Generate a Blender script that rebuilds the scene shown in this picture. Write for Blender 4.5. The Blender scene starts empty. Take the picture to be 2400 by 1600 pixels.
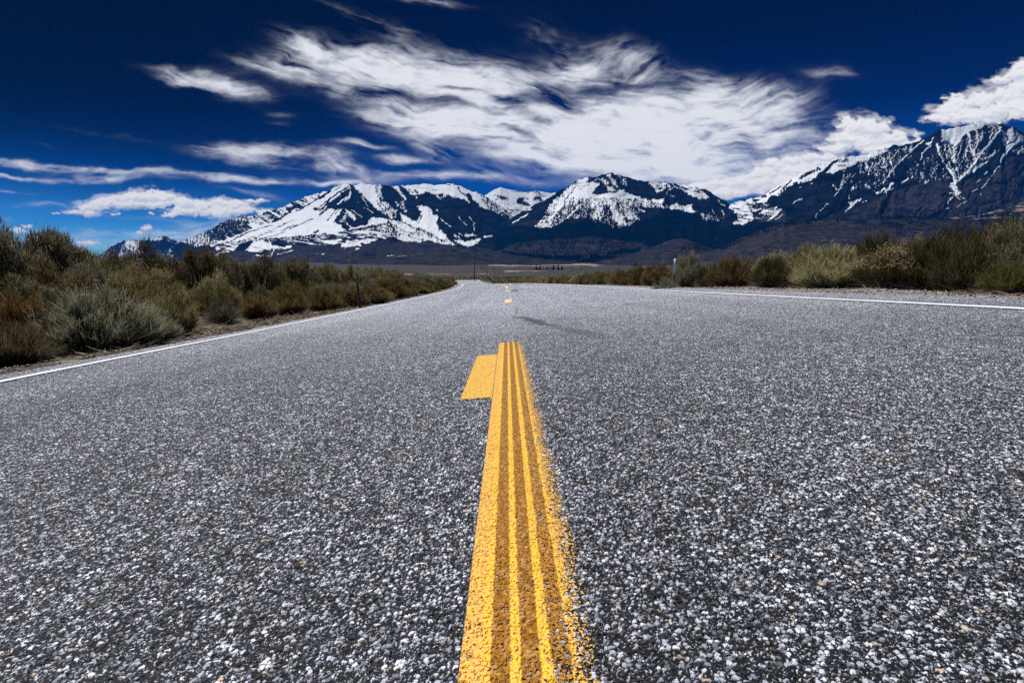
import bpy, math, random
import numpy as np
from mathutils import Vector, Matrix

random.seed(7)
RNG = np.random.default_rng(11)
S = bpy.context.scene
COL = S.collection

# ------------------------------------------------------------------ camera
EYE = 0.46                                   # eye above the road centre line
PITCH = math.radians(7.22)
FPX = 1200.0                                 # focal length in pixels of a 2400 px wide frame
cam_d = bpy.data.cameras.new('camera')
cam_d.sensor_width = 36.0
cam_d.lens = 18.0
cam_d.clip_start = 0.02
cam_d.clip_end = 60000.0
cam = bpy.data.objects.new('camera', cam_d)
COL.objects.link(cam)
cam.location = (0, 0, EYE)
cam.rotation_euler = (math.pi / 2 - PITCH, 0, 0)
S.camera = cam

# ------------------------------------------------------------------ exposure
S.view_settings.view_transform = 'Standard'
S.view_settings.look = 'None'
S.view_settings.exposure = 0.0
S.view_settings.gamma = 1.0
S.view_settings.use_curve_mapping = False
S.cycles.max_bounces = 6
S.cycles.diffuse_bounces = 3
S.cycles.glossy_bounces = 2
S.cycles.transparent_max_bounces = 12
S.cycles.volume_bounces = 0
S.cycles.use_denoising = False
S.cycles.sample_clamp_indirect = 4.0

# ------------------------------------------------------------------ sun
SUN_EL = math.radians(60.0)
SUN_AZ = math.radians(-55.0)                 # measured from +Y, negative to the left
sun_d = bpy.data.lights.new('sun', 'SUN')
sun_d.energy = 4.9
sun_d.angle = math.radians(0.53)
sun_d.color = (1.0, 0.98, 0.95)
sun = bpy.data.objects.new('sun', sun_d)
COL.objects.link(sun)
sdir = Vector((math.sin(SUN_AZ) * math.cos(SUN_EL), math.cos(SUN_AZ) * math.cos(SUN_EL), math.sin(SUN_EL)))
sun.rotation_euler = sdir.to_track_quat('Z', 'Y').to_euler()


def ray(px, py):
    """photo pixel -> world direction scaled so that Y = 1: (X/Y, Z/Y)"""
    a = (px - 1200.0) / FPX
    b = (800.0 - py) / FPX
    c, s = math.cos(PITCH), math.sin(PITCH)
    y = c + b * s
    z = -s + b * c
    return a / y, z / y


# ------------------------------------------------------------------ node helpers
class NT:
    def __init__(self, tree):
        self.t = tree
        tree.nodes.clear()

    def n(self, kind, **kw):
        nd = self.t.nodes.new(kind)
        ins = kw.pop('ins', {})
        for k, v in kw.items():
            setattr(nd, k, v)
        for k, v in ins.items():
            if hasattr(v, 'links') and hasattr(v, 'is_output'):
                self.t.links.new(v, nd.inputs[k])
            else:
                nd.inputs[k].default_value = v
        return nd

    def link(self, a, b):
        self.t.links.new(a, b)

    def m(self, op, a, b=0.0, c=0.0, clamp=False):
        nd = self.n('ShaderNodeMath', operation=op, use_clamp=clamp, ins={0: a, 1: b, 2: c})
        return nd.outputs[0]

    def mix(self, f, a, b, blend='MIX'):
        nd = self.n('ShaderNodeMix', data_type='RGBA', blend_type=blend, ins={0: f, 6: a, 7: b})
        return nd.outputs[2]

    def ramp(self, f, stops, interp='LINEAR'):
        nd = self.n('ShaderNodeValToRGB', ins={0: f})
        cr = nd.color_ramp
        cr.interpolation = interp
        while len(cr.elements) < len(stops):
            cr.elements.new(0.5)
        for e, (p, col) in zip(cr.elements, stops):
            e.position = p
            e.color = (col[0], col[1], col[2], 1.0) if hasattr(col, '__len__') else (col, col, col, 1.0)
        return nd.outputs[0]

    def sstep(self, v, a, b):
        nd = self.n('ShaderNodeMapRange', interpolation_type='SMOOTHSTEP', ins={0: v, 1: a, 2: b, 3: 0.0, 4: 1.0})
        return nd.outputs[0]

    def noise(self, vec, scale, detail=4.0, rough=0.55, dist=0.0, dims='3D'):
        nd = self.n('ShaderNodeTexNoise', noise_dimensions=dims,
                    ins={'Vector': vec, 'Scale': scale, 'Detail': detail, 'Roughness': rough, 'Distortion': dist})
        return nd.outputs[0]


def material(name):
    m = bpy.data.materials.new(name)
    m.use_nodes = True
    return m, NT(m.node_tree)


# ------------------------------------------------------------------ sky
world = bpy.data.worlds.new('World')
S.world = world
world.use_nodes = True
world.cycles.sampling_method = 'MANUAL'
world.cycles.sample_map_resolution = 512
W = NT(world.node_tree)
sky = W.n('ShaderNodeTexSky', sky_type='NISHITA', sun_disc=False)
sky.sun_elevation = SUN_EL
sky.sun_rotation = SUN_AZ
sky.altitude = 2200.0
sky.air_density = 1.0
sky.dust_density = 0.1
sky.ozone_density = 3.0
geo = W.n('ShaderNodeTexCoord').outputs['Generated']
sep = W.n('ShaderNodeSeparateXYZ', ins={0: geo})
# polarised, deep blue clear sky: the physical sky with its contrast raised
gam = W.n('ShaderNodeGamma', ins={0: sky.outputs[0], 1: 1.55}).outputs[0]
pol = W.ramp(W.m('MULTIPLY', sep.outputs[2], 1.0, clamp=True), [(0.0, (.12, .25, .29)), (.08, (.046, .165, .25)), (.157, (.0042, .066, .145)), (.265, (.0005, .0175, .050)), (.40, (.0002, .0070, .0220)), (.60, (.0003, .0035, .013)), (1.0, (.003, .018, .05))])
# a polariser darkens one side of the sky
side = W.ramp(W.m('MULTIPLY_ADD', sep.outputs[0], 0.5, 0.5), [(0.15, (.03, .06, .09)), (.25, (.18, .24, .30)), (.32, (.45, .55, .60)), (.48, (1.45, 1.6, 1.55)), (.66, (1.6, 1.85, 1.8)), (.9, (1.4, 1.6, 1.6))])
pol = W.mix(1.0, pol, W.mix(W.sstep(sep.outputs[2], .06, .25), (1, 1, 1, 1), side), 'MULTIPLY')
base = W.mix(1.0, gam, pol, 'MULTIPLY')
bg = W.n('ShaderNodeBackground', ins={0: base, 1: 0.1})
out = W.n('ShaderNodeOutputWorld')
W.link(bg.outputs[0], out.inputs[0])


# ------------------------------------------------------------------ tagging and meshes
def tag(o, label=None, cat=None, group=None, kind=None):
    if label: o['label'] = label
    if cat: o['category'] = cat
    if group: o['group'] = group
    if kind: o['kind'] = kind
    return o


def empty(name, loc, rz=0.0):
    o = bpy.data.objects.new(name, None)
    o.empty_display_size = 0.2
    COL.objects.link(o)
    o.location = loc
    o.rotation_euler = (0, 0, rz)
    return o


def npmesh(name, verts, faces_list, attrs=None, smooth=False):
    """faces_list: list of int arrays (n,3) or (n,4)"""
    me = bpy.data.meshes.new(name)
    verts = np.asarray(verts, dtype=np.float32)
    me.vertices.add(len(verts))
    me.vertices.foreach_set('co', verts.ravel())
    loops = np.concatenate([f.ravel() for f in faces_list]).astype(np.int32)
    tot = np.concatenate([np.full(len(f), f.shape[1], np.int32) for f in faces_list])
    start = np.concatenate([[0], np.cumsum(tot)[:-1]]).astype(np.int32)
    me.loops.add(len(loops))
    me.loops.foreach_set('vertex_index', loops)
    me.polygons.add(len(tot))
    me.polygons.foreach_set('loop_start', start)
    me.polygons.foreach_set('loop_total', tot)
    if smooth:
        me.polygons.foreach_set('use_smooth', np.ones(len(tot), dtype=bool))
    for k, v in (attrs or {}).items():
        v = np.asarray(v, dtype=np.float32)
        if v.ndim == 1:
            a = me.attributes.new(k, 'FLOAT', 'POINT')
            a.data.foreach_set('value', v)
        else:
            a = me.attributes.new(k, 'FLOAT_VECTOR', 'POINT')
            a.data.foreach_set('vector', v.ravel())
    me.update(calc_edges=True)
    return me


def obj(name, me, mat, parent=None):
    o = bpy.data.objects.new(name, me)
    COL.objects.link(o)
    if mat is not None:
        me.materials.append(mat)
    if parent is not None:
        o.parent = parent
    return o


def gridfaces(nr, nc):
    i = np.arange(nr - 1)[:, None] * nc + np.arange(nc - 1)[None, :]
    i = i.ravel()
    return np.stack([i, i + 1, i + nc + 1, i + nc], axis=1)


# ------------------------------------------------------------------ numpy noise
def _hash(ix, iy, seed):
    h = (ix.astype(np.uint32) * np.uint32(374761393)) ^ (iy.astype(np.uint32) * np.uint32(668265263)) ^ np.uint32((seed * 2246822519) & 0xffffffff)
    h = (h ^ (h >> np.uint32(13))) * np.uint32(1274126177)
    h = (h ^ (h >> np.uint32(16))) * np.uint32(2246822519)
    h = h ^ (h >> np.uint32(15))
    return h.astype(np.float32) / np.float32(4294967295.0)


def vnoise(x, y, seed=0):
    x = np.asarray(x, dtype=np.float64); y = np.asarray(y, dtype=np.float64)
    x0 = np.floor(x); y0 = np.floor(y)
    fx = (x - x0).astype(np.float32); fy = (y - y0).astype(np.float32)
    ix = x0.astype(np.int64); iy = y0.astype(np.int64)
    fx = fx * fx * fx * (fx * (fx * 6 - 15) + 10); fy = fy * fy * fy * (fy * (fy * 6 - 15) + 10)
    a = _hash(ix, iy, seed); b = _hash(ix + 1, iy, seed)
    c = _hash(ix, iy + 1, seed); e = _hash(ix + 1, iy + 1, seed)
    return (a + (b - a) * fx) * (1 - fy) + (c + (e - c) * fx) * fy


def fbm(x, y, oct=5, seed=0, rough=0.55):
    """about -1 .. 1"""
    s = 0.0; a = 1.0; t = 0.0
    for k in range(oct):
        s = s + a * (vnoise(x * 2 ** k + 17.3 * k, y * 2 ** k - 9.1 * k, seed + k) * 2 - 1)
        t += a; a *= rough
    return s / t * 1.7


def ridged(x, y, oct=5, seed=0, rough=0.55):
    s = 0.0; a = 1.0; t = 0.0
    for k in range(oct):
        s = s + a * (1 - np.abs(vnoise(x * 2 ** k + 31.7 * k, y * 2 ** k + 5.3 * k, seed + k) * 2 - 1) * 2)
        t += a; a *= rough
    return s / t


def sst(v, a, b):
    t = np.clip((v - a) / (b - a), 0, 1)
    return t * t * (3 - 2 * t)


# ------------------------------------------------------------------ clouds
# (centre x, centre y, half width, half height, tilt, weight, fibre tilt)
CIRRUS = [
    (730, 122, 70, 20, 22, .75, 24), (830, 143, 150, 34, 12, .95, 16), (1000, 172, 190, 42, 9, 1.1, 10), (1130, 198, 110, 48, 8, 1.0, 6),
    (660, 158, 120, 22, 12, .45, 18), (780, 190, 170, 34, 12, .60, 14), (900, 236, 150, 36, 17, .50, 16), (1000, 282, 140, 30, 2, 1.1, 4), (1150, 270, 110, 34, -4, 1.0, -2),
    (1090, 306, 70, 13, 3, .5, 2), (1050, 242, 120, 34, 10, .38, 10), (1180, 236, 50, 34, 20, .4, 10),
    (412, 192, 46, 13, 10, 1.0, 8), (525, 198, 80, 22, 14, 1.05, 12), (400, 163, 80, 13, 10, .38, 14), (480, 182, 100, 16, 10, .40, 12), (620, 222, 60, 10, 10, .25, 12),
    (1240, 335, 170, 34, 10, .85, 8), (1400, 332, 250, 58, 4, 1.2, 3), (1600, 330, 240, 72, -2, 1.25, -6), (1720, 270, 150, 54, -10, .90, -24), (1480, 300, 180, 50, 0, 1.0, 4),
    (1420, 258, 150, 34, 8, .80, 18), (1830, 240, 70, 24, -18, .60, -28), (1560, 240, 150, 42, 10, .65, 14), (1640, 200, 90, 30, 25, .42, 28), (1700, 215, 120, 34, 12, .42, -20),
    (1480, 372, 230, 28, 2, .95, 3), (1700, 395, 180, 38, 0, .80, 2), (1290, 290, 90, 26, 24, .60, 26), (1890, 330, 120, 26, 0, .48, 3), (1840, 300, 80, 40, -10, .5, -12),
    (1340, 182, 90, 26, 6, .90, 10), (1405, 150, 85, 36, -18, .58, -26), (1510, 165, 44, 66, -30, .42, -58), (1255, 215, 70, 32, 35, .50, 34), (1640, 420, 190, 22, 0, .45, 2), (1300, 120, 90, 40, 30, .2, 34),
    (560, 350, 100, 17, 3, .68, 5), (690, 352, 105, 14, 4, .58, 5), (640, 384, 150, 15, 4, .52, 5), (772, 382, 34, 30, 40, .50, 42), (820, 400, 60, 20, 35, .30, 38),
    (850, 340, 70, 7, 4, .85, 4), (935, 371, 60, 11, 2, .95, 2), (900, 408, 130, 10, 4, .24, 6),
    (80, 388, 190, 10, 4, .70, 3), (300, 402, 180, 7, 4, .60, 4), (220, 417, 110, 8, 1, .95, 2), (480, 412, 180, 11, 3, .62, 3), (20, 418, 110, 5, 0, .70, 1),
    (560, 425, 120, 6, 2, .70, 2), (40, 454, 70, 4, 2, .55, 2), (80, 483, 120, 8, -2, .40, -2), (20, 512, 50, 5, 0, .40, 0),
    (150, 558, 300, 22, 0, .50, 0), (520, 536, 340, 24, -6, .52, -6), (330, 510, 220, 8, 4, .30, 3), (260, 590, 260, 12, 0, .30, 0),
    (900, 426, 200, 14, -3, .34, -3), (1010, 410, 110, 10, 3, .40, 3), (780, 434, 60, 5, 0, .85, 0), (1130, 402, 140, 26, 22, .30, 24), (600, 455, 140, 10, 10, .32, 10), (1010, 340, 60, 22, 40, .3, 44),
    (905, 66, 110, 24, 24, .30, 24), (1000, 3, 90, 9, 5, .60, 5), (760, 10, 80, 10, 25, .20, 25), (690, 88, 90, 18, 24, .26, 24), (1080, 108, 200, 22, 16, .18, 16),
    (1950, 170, 80, 16, 8, .42, 8), (300, 325, 300, 10, 10, .20, 10), (110, 338, 70, 8, 14, .20, 14), (660, 268, 60, 12, 10, .28, 12), (660, 290, 50, 6, 5, .3, 5), (1270, 70, 200, 40, 20, .16, 22), (1500, 405, 140, 12, 0, .50, 2), (1240, 380, 130, 14, 8, .4, 8), (1250, 425, 160, 12, 4, .3, 4),
]
HOLES = [(1285, 240, 100, 22, 14, .85), (1440, 207, 110, 17, -4, .85), (1590, 200, 60, 24, 14, .65), (960, 226, 130, 14, 10, .60), (1215, 312, 70, 12, 26, .7), (860, 220, 60, 12, 12, .5), (1190, 238, 60, 20, 20, .65), (1090, 246, 130, 12, 10, .5), (1235, 268, 60, 14, 22, .6), (690, 150, 60, 10, 15, .4),
         (1520, 398, 130, 9, -2, .3), (1800, 352, 70, 12, 4, .35), (1010, 252, 80, 8, 5, .4), (1345, 262, 50, 10, 20, .35)]
CUMULUS = [  # puffs: centre, half width, half height
    (205, 487, 34, 14), (250, 478, 40, 18), (300, 466, 44, 18), (345, 462, 46, 18), (390, 468, 42, 18), (300, 482, 90, 12), (175, 500, 34, 9), (210, 500, 30, 9), (370, 480, 60, 10),
    (432, 478, 34, 18), (470, 482, 40, 16), (520, 478, 36, 14), (560, 480, 40, 12), (600, 470, 26, 6), (440, 497, 60, 13), (520, 497, 70, 13), (575, 492, 40, 12), (404, 503, 34, 7),
    (208, 574, 26, 7), (42, 541, 24, 6), (62, 529, 11, 4), (345, 538, 14, 7), (333, 548, 12, 4), (128, 502, 9, 3), (270, 503, 7, 3), (356, 504, 8, 4), (625, 498, 24, 8),
    (2005, 300, 50, 30), (2050, 308, 50, 32), (1985, 330, 44, 24), (2030, 335, 70, 24), (2095, 330, 42, 24), (2140, 340, 30, 16), (1960, 352, 44, 16), (2150, 316, 16, 9), (2060, 350, 70, 18), (1935, 352, 20, 10),
    (1820, 392, 38, 22), (1860, 380, 34, 20), (1900, 374, 36, 18), (1940, 372, 40, 14), (1800, 412, 50, 24), (1870, 402, 80, 28), (1740, 432, 50, 20), (1690, 436, 46, 18), (1640, 444, 50, 14), (1600, 448, 40, 8), (1770, 432, 90, 28), (1690, 452, 110, 16), (1850, 430, 100, 30), (1960, 390, 60, 20),
    (2220, 262, 44, 20), (2260, 246, 44, 24), (2310, 236, 46, 26), (2360, 226, 44, 28), (2400, 210, 46, 36), (2200, 282, 36, 14), (2260, 276, 70, 22), (2330, 268, 70, 28), (2400, 256, 70, 34), (2345, 190, 34, 14), (2385, 178, 36, 20), (2420, 160, 40, 20), (2240, 226, 26, 5), (2215, 232, 12, 4), (2460, 230, 70, 70), (2520, 250, 80, 80),
]


def _ell(x, y, cx, cy, rx, ry, rot):
    c, s = math.cos(math.radians(rot)), math.sin(math.radians(rot))
    dx, dy = x - cx, y - cy
    return np.sqrt(((dx * c + dy * s) / rx) ** 2 + ((-dx * s + dy * c) / ry) ** 2)


def clouds(px, py):
    """alpha and colour of the clouds in photo coordinates of the view direction"""
    wx = px + 16 * fbm(px / 90., py / 60., 4, 900, .5); wy = py + 9 * fbm(px / 90., py / 60., 4, 910, .5)
    M = np.zeros(px.shape); Mw = np.zeros(px.shape); wa = np.zeros(px.shape) + 1e-4; an = np.zeros(px.shape)
    for cx, cy, rx, ry, rot, w, fa in CIRRUS:
        R = max(rx, ry) * 2.6
        m = (np.abs(px - cx) < R + 40) & (np.abs(py - cy) < R + 40)
        if not m.any(): continue
        r = _ell(wx[m], wy[m], cx, cy, rx * 1.15, ry * 1.25, rot)
        f = 1 - sst(r, 0.05, 1.45)
        Mw[m] += w * (1 - sst(r, 0., 1.9))
        M[m] = M[m] + w * f * (1 - .45 * np.clip(M[m], 0, 1))
        wa[m] += w * f; an[m] += w * f * fa
    for cx, cy, rx, ry, rot, w in HOLES:
        q = 1 - w * (1 - sst(_ell(wx, wy, cx, cy, rx, ry, rot), .1, 1.35))
        M = M * q; Mw = Mw * (.4 + .6 * q)
    an = an / wa
    # fibres: noise drawn out along the local direction, seven directions blended
    angs = np.array([-60, -40, -24, -8, 6, 20, 38, 60.])
    tot = np.zeros(px.shape); F = np.zeros(px.shape)
    for k, a_ in enumerate(angs):
        wt = np.exp(-((an - a_) / 9.) ** 2) + 1e-6
        c, s = math.cos(math.radians(a_)), math.sin(math.radians(a_))
        u = wx * c + wy * s; v = -wx * s + wy * c
        f = .60 * fbm(u / 120., v / 15., 6, 920, .60) + .26 * fbm(u / 48., v / 6.0, 3, 940, .55)
        F += wt * f; tot += wt
    F = F / tot
    body = fbm(wx / 55., wy / 30., 6, 960, .6)
    n = .78 * F + .30 * body
    Mc = 1.10 * M / (1 + .13 * M * M)
    e = Mc * (.97 + .55 * n) + .24 * n * sst(M, 0, .4) - .18
    al = .95 * sst(e, -.04, 1.15) ** 1.1 * sst(M, .03, .30)
    veil = .26 * np.clip(Mw, 0, 1.2) * np.clip(.45 + .9 * F + .3 * body, 0, 1) * sst(Mw, .02, .9)
    al = al + np.clip(veil, 0, .6) * (1 - al)
    lum = np.clip(.80 + .22 * sst(e, .2, 1.4) + .14 * body + .10 * F, 0, 1)
    col = np.stack([.42 + .44 * lum, .52 + .36 * lum, .76 + .16 * lum], -1)
    # heaped clouds: knobbly puffs
    D = np.full(px.shape, -9.0)
    bx = px + 7 * fbm(px / 22., py / 18., 5, 970, .6); by = py + 6 * fbm(px / 22., py / 18., 5, 980, .6)
    for cx, cy, rx, ry in CUMULUS:
        m = (np.abs(px - cx) < rx * 2 + 20) & (np.abs(py - cy) < ry * 2 + 20)
        if not m.any(): continue
        r = _ell(bx[m], by[m], cx, cy, rx, ry, 0)
        low = np.where(by[m] > cy, 1.35, 1.0)          # flatter below
        v = 1 - r * low
        k = 7.0
        D[m] = np.logaddexp(k * D[m], k * v) / k
    bil = np.abs(fbm(px / 34., py / 27., 4, 990, .5)) * 1.1
    D2 = D + .34 * (bil - .42) + .055 * fbm(px / 8., py / 7., 3, 995, .55)
    ca = sst(D2, .0, .26)
    ca2 = .55 * sst(D + .5 * fbm(px / 40., py / 14., 5, 997, .6), -.42, .25) * sst(D, -.8, -.1)
    hgt = np.sqrt(np.clip(D2, 0, 1))
    gy = np.gradient(hgt, axis=0) * 12; gx = np.gradient(hgt, axis=1) * 12
    li = np.clip(.86 + .42 * (gy * .8 + gx * .35) + .16 * (bil - .4) + .10 * fbm(px / 60., py / 40., 3, 998), .5, 1)  # sunlit tops and left sides of the puffs, painted into their colour
    ccol = np.stack([.44 + .51 * li, .48 + .46 * li, .60 + .34 * li], -1)
    ca = np.maximum(ca, ca2)
    A = al + ca - al * ca
    C = (col * (al * (1 - ca))[..., None] + ccol * ca[..., None]) / np.maximum(A, 1e-4)[..., None]
    return A, C


# the clouds stand on a far backdrop of sky, forty kilometres off, seen through to the clear sky between them
xs_ = np.arange(-500, 2900, 2.7); ys_ = np.concatenate([np.arange(-160, 640, 2.3), [650.0]])
GX, GY = np.meshgrid(xs_, ys_)
ca_, cc_ = clouds(GX, GY)
u_, v_ = ray(GX, GY)
nrm = 40000.0 / np.sqrt(1 + u_ ** 2 + v_ ** 2)
m_sky, T = material('sky_clouds')
fa = T.n('ShaderNodeAttribute', attribute_name='opacity').outputs['Fac']
fc = T.n('ShaderNodeAttribute', attribute_name='tone').outputs['Color']
em = T.n('ShaderNodeEmission', ins={'Color': fc, 'Strength': 1.0})
tr_ = T.n('ShaderNodeBsdfTransparent')
mx_ = T.n('ShaderNodeMixShader', ins={0: fa, 1: tr_.outputs[0], 2: em.outputs[0]})
T.link(mx_.outputs[0], T.n('ShaderNodeOutputMaterial').inputs[0])
m_sky.cycles.emission_sampling = 'NONE'
skyo = obj('sky', npmesh('sky', np.stack([u_ * nrm, nrm, EYE + v_ * nrm], -1).reshape(-1, 3), [gridfaces(len(ys_), len(xs_))],
                         {'opacity': ca_.ravel(), 'tone': cc_.reshape(-1, 3)}, smooth=True), m_sky)
tag(skyo, 'streaky white cirrus and heaped clouds in the deep blue sky', 'sky', kind='structure')
del ca_, cc_, u_, v_, nrm, GX, GY

# ------------------------------------------------------------------ the road's line and levels
_Y = [-20, 0, 3.5, 7, 10, 20, 30, 38, 45, 60, 70, 85, 100, 115, 130, 160, 190, 200, 215, 240]
_L = [.72, .73, .736, .775, .80, .855, .885, .88, .855, .86, 1.05, 1.55, 1.80, 1.76, 1.64, 1.48, 1.37, 1.37, 1.55, 1.6]
_R = [.15, .19, .225, .27, .305, .405, .515, .59, .655, .76, .98, 1.48, 1.72, 1.68, 1.57, 1.43, 1.33, 1.33, 1.5, 1.6]
_C = [0, 0, 0, 0, 0, 0, 0, -.03, -.35, -1.45, -2.6, -4.6, -6.7, -8.8, -10.6, -13.2, -15.6, -16.3, -17.2, -18]
_YY = np.linspace(-20, 240, 1041)


def _smooth(tab):
    v = np.interp(_YY, _Y, tab)
    k = np.hanning(17); k /= k.sum()
    return np.convolve(np.pad(v, 8, mode='edge'), k, mode='valid')


_Ls, _Rs, _Cs = _smooth(_L), _smooth(_R), _smooth(_C)
HALF = 3.6


def xc(Y):
    return 0.019 - 0.010 * np.minimum(Y, 60) + np.interp(Y, _YY, _Cs)


def road_z(s, Y):
    l = np.interp(Y, _YY, _Ls); r = np.interp(Y, _YY, _Rs)
    c = (l + r) / 2
    t = np.where(s < 0, -s / HALF, s / HALF)
    dep = np.where(s < 0, c + (l - c) * t, c + (r - c) * t)
    return EYE - dep


EDGE_L, EDGE_R = -4.02, 4.3
VY = np.array([200, 300, 500, 1000, 2000, 3500, 5000, 6500, 14000.])
VP = np.array([654.5, 652, 648, 642, 633, 622, 616.5, 613, 606.])


def ground_z(X, Y):
    X = np.asarray(X, float); Y = np.asarray(Y, float)
    Yr = np.clip(Y, -20, 215)
    s = X - xc(Yr)
    sc = np.clip(s, -4.6, 4.9)
    z = road_z(sc, Yr)
    lf = sst(-s, 4.0, 5.2); rt = sst(s, 4.3, 5.6)
    # under the road the soil lies lower; beyond the edge it is uneven
    under = (1 - sst(-s, 3.9, 4.15)) * (1 - sst(s, 4.2, 4.45))
    z = z - 0.12 * under - 0.035 * lf - 0.075 * rt
    rough = fbm(X * 0.55, Y * 0.55, 4, 3) * 0.07 + fbm(X * 3.1, Y * 3.1, 3, 5) * 0.018
    z = z + rough * np.maximum(lf, rt)
    zr = z + 0.05 * np.clip(s - 6, 0, 20) * sst(s, 6, 12) * 0.35
    far = sst(Y, 60, 215)
    zr = zr * (1 - far) + (EYE - 1.45 + fbm(X * 0.03, Y * 0.03, 3, 9) * 0.35 - 0.2 * (1 - under)) * far * 1.0
    py = np.interp(Y, VY, VP)
    zv = EYE + Y * np.vectorize(lambda p: ray(1200, p)[1])(py) if np.ndim(Y) == 0 else EYE + Y * (np.interp(py, np.arange(560, 700), [ray(1200, p)[1] for p in range(560, 700)]))
    zv = zv + fbm(X * 0.004, Y * 0.004, 4, 21) * np.clip((Y - 250) * 0.0012, 0, 3.5)
    k = sst(Y, 190, 260)
    # keep the soil below the far stretch of road
    near_road = (1 - sst(np.abs(s), 4.3, 9)) * (1 - sst(Y, 205, 235)) * sst(Y, 55, 75)
    zout = zr * (1 - k) + zv * k
    zroad = road_z(np.clip(s, -5, 5), Yr) - 0.14
    return zout * (1 - near_road) + zroad * near_road


# ------------------------------------------------------------------ asphalt
def stone_nodes(T, co):
    """coordinates -> (height 0..1, cell colour, gap, cell random)"""
    w = T.n('ShaderNodeTexNoise', noise_dimensions='2D', ins={'Vector': co, 'Scale': 120.0, 'Detail': 3.0})
    wv_ = T.n('ShaderNodeVectorMath', operation='SUBTRACT', ins={0: w.outputs[1], 1: (.5, .5, .5)})
    wv_ = T.n('ShaderNodeVectorMath', operation='SCALE', ins={0: wv_.outputs[0], 'Scale': 0.008})
    q = T.n('ShaderNodeVectorMath', operation='ADD', ins={0: co, 1: wv_.outputs[0]}).outputs[0]
    fine = T.noise(co, 420.0, 3.0, 0.6, 0.0, '2D')
    # chippings of two sizes, each a stone of its own width bedded in the binder
    v1 = T.n('ShaderNodeTexVoronoi', voronoi_dimensions='2D', feature='F1', ins={'Vector': q, 'Scale': 134.0, 'Randomness': 1.0})
    v2 = T.n('ShaderNodeTexVoronoi', voronoi_dimensions='2D', feature='F1', ins={'Vector': q, 'Scale': 285.0, 'Randomness': 1.0})
    s1 = T.n('ShaderNodeSeparateColor', ins={0: v1.outputs['Color']})
    s2 = T.n('ShaderNodeSeparateColor', ins={0: v2.outputs['Color']})
    e1 = T.m('SUBTRACT', T.m('MULTIPLY_ADD', s1.outputs[1], .50, .10), v1.outputs['Distance'])
    e2 = T.m('SUBTRACT', T.m('MULTIPLY_ADD', s2.outputs[1], .46, .04), v2.outputs['Distance'])
    k1 = T.sstep(e1, -.03, .10)
    k2 = T.m('MULTIPLY', T.sstep(e2, -.04, .12), T.m('SUBTRACT', 1.0, k1))
    d1 = T.sstep(e1, -.04, .20)
    d2 = T.sstep(e2, -.02, .25)
    h = T.m('MAXIMUM', T.m('MULTIPLY', d1, .95), T.m('MULTIPLY', d2, .5))
    h = T.m('MULTIPLY_ADD', fine, 0.10, h)
    return h, s1, s2, k1, k2, fine


m_road, T = material('asphalt')
co = T.n('ShaderNodeTexCoord').outputs['Object']
h, s1, s2, k1, k2, fine = stone_nodes(T, co)
STOPS = [(0.0, (.018, .020, .027)), (.20, (.034, .037, .050)), (.26, (.13, .138, .170)), (.38, (.29, .305, .365)),
         (.54, (.50, .53, .625)), (.82, (.72, .755, .86)), (.950, (.86, .87, .91)), (.970, (.52, .32, .19)), (.985, (.64, .58, .47)), (1.0, (.78, .79, .82))]
stone = T.ramp(s1.outputs[0], STOPS)
stone = T.mix(T.m('MULTIPLY', T.sstep(s1.outputs[2], .90, .97), .6), stone, (.16, .20, .27, 1))
grit = T.ramp(s2.outputs[0], STOPS)
grain = T.m('MULTIPLY_ADD', fine, 1.0, 0.5)
gc = T.n('ShaderNodeCombineColor', ins={0: grain, 1: grain, 2: grain}).outputs[0]
binder = (.009, .010, .014, 1)
col = T.mix(k2, binder, grit)
col = T.mix(k1, col, stone)
col = T.mix(1.0, col, gc, 'MULTIPLY')
# uneven spread of the chippings: darker where the binder has bled through
clump = T.noise(co, 26.0, 4.0, .68, 0, '2D')
clump2 = T.noise(co, 6.0, 4.0, .6, 0, '2D')
cl = T.m('ADD', T.sstep(clump, .30, .70), T.m('MULTIPLY', T.m('SUBTRACT', clump2, .5), .8))
cl = T.m('MULTIPLY_ADD', cl, .70, .55)
# brightness of the road seen at a low angle, painted in as paler colour further along
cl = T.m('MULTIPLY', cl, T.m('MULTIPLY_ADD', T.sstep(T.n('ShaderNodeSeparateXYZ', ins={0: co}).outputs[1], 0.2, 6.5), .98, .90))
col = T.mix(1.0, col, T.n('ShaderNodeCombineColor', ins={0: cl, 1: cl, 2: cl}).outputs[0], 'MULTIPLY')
# broad differences of wear along the lanes and a few tar smears
sepc = T.n('ShaderNodeSeparateXYZ', ins={0: co})
big = T.noise(co, 0.9, 4.0, 0.55, 0.0, '2D')
lane = T.n('ShaderNodeCombineXYZ', ins={0: T.m('MULTIPLY', sepc.outputs[0], 1.6), 1: T.m('MULTIPLY', sepc.outputs[1], 0.05), 2: 0.0}).outputs[0]
lanes = T.noise(lane, 1.0, 3.0, 0.5, 0.0, '2D')
wear = T.m('MULTIPLY_ADD', big, 0.5, T.m('MULTIPLY_ADD', lanes, 0.6, 0.5))
col = T.mix(1.0, col, T.n('ShaderNodeCombineColor', ins={0: wear, 1: wear, 2: wear}).outputs[0], 'MULTIPLY')


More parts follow.
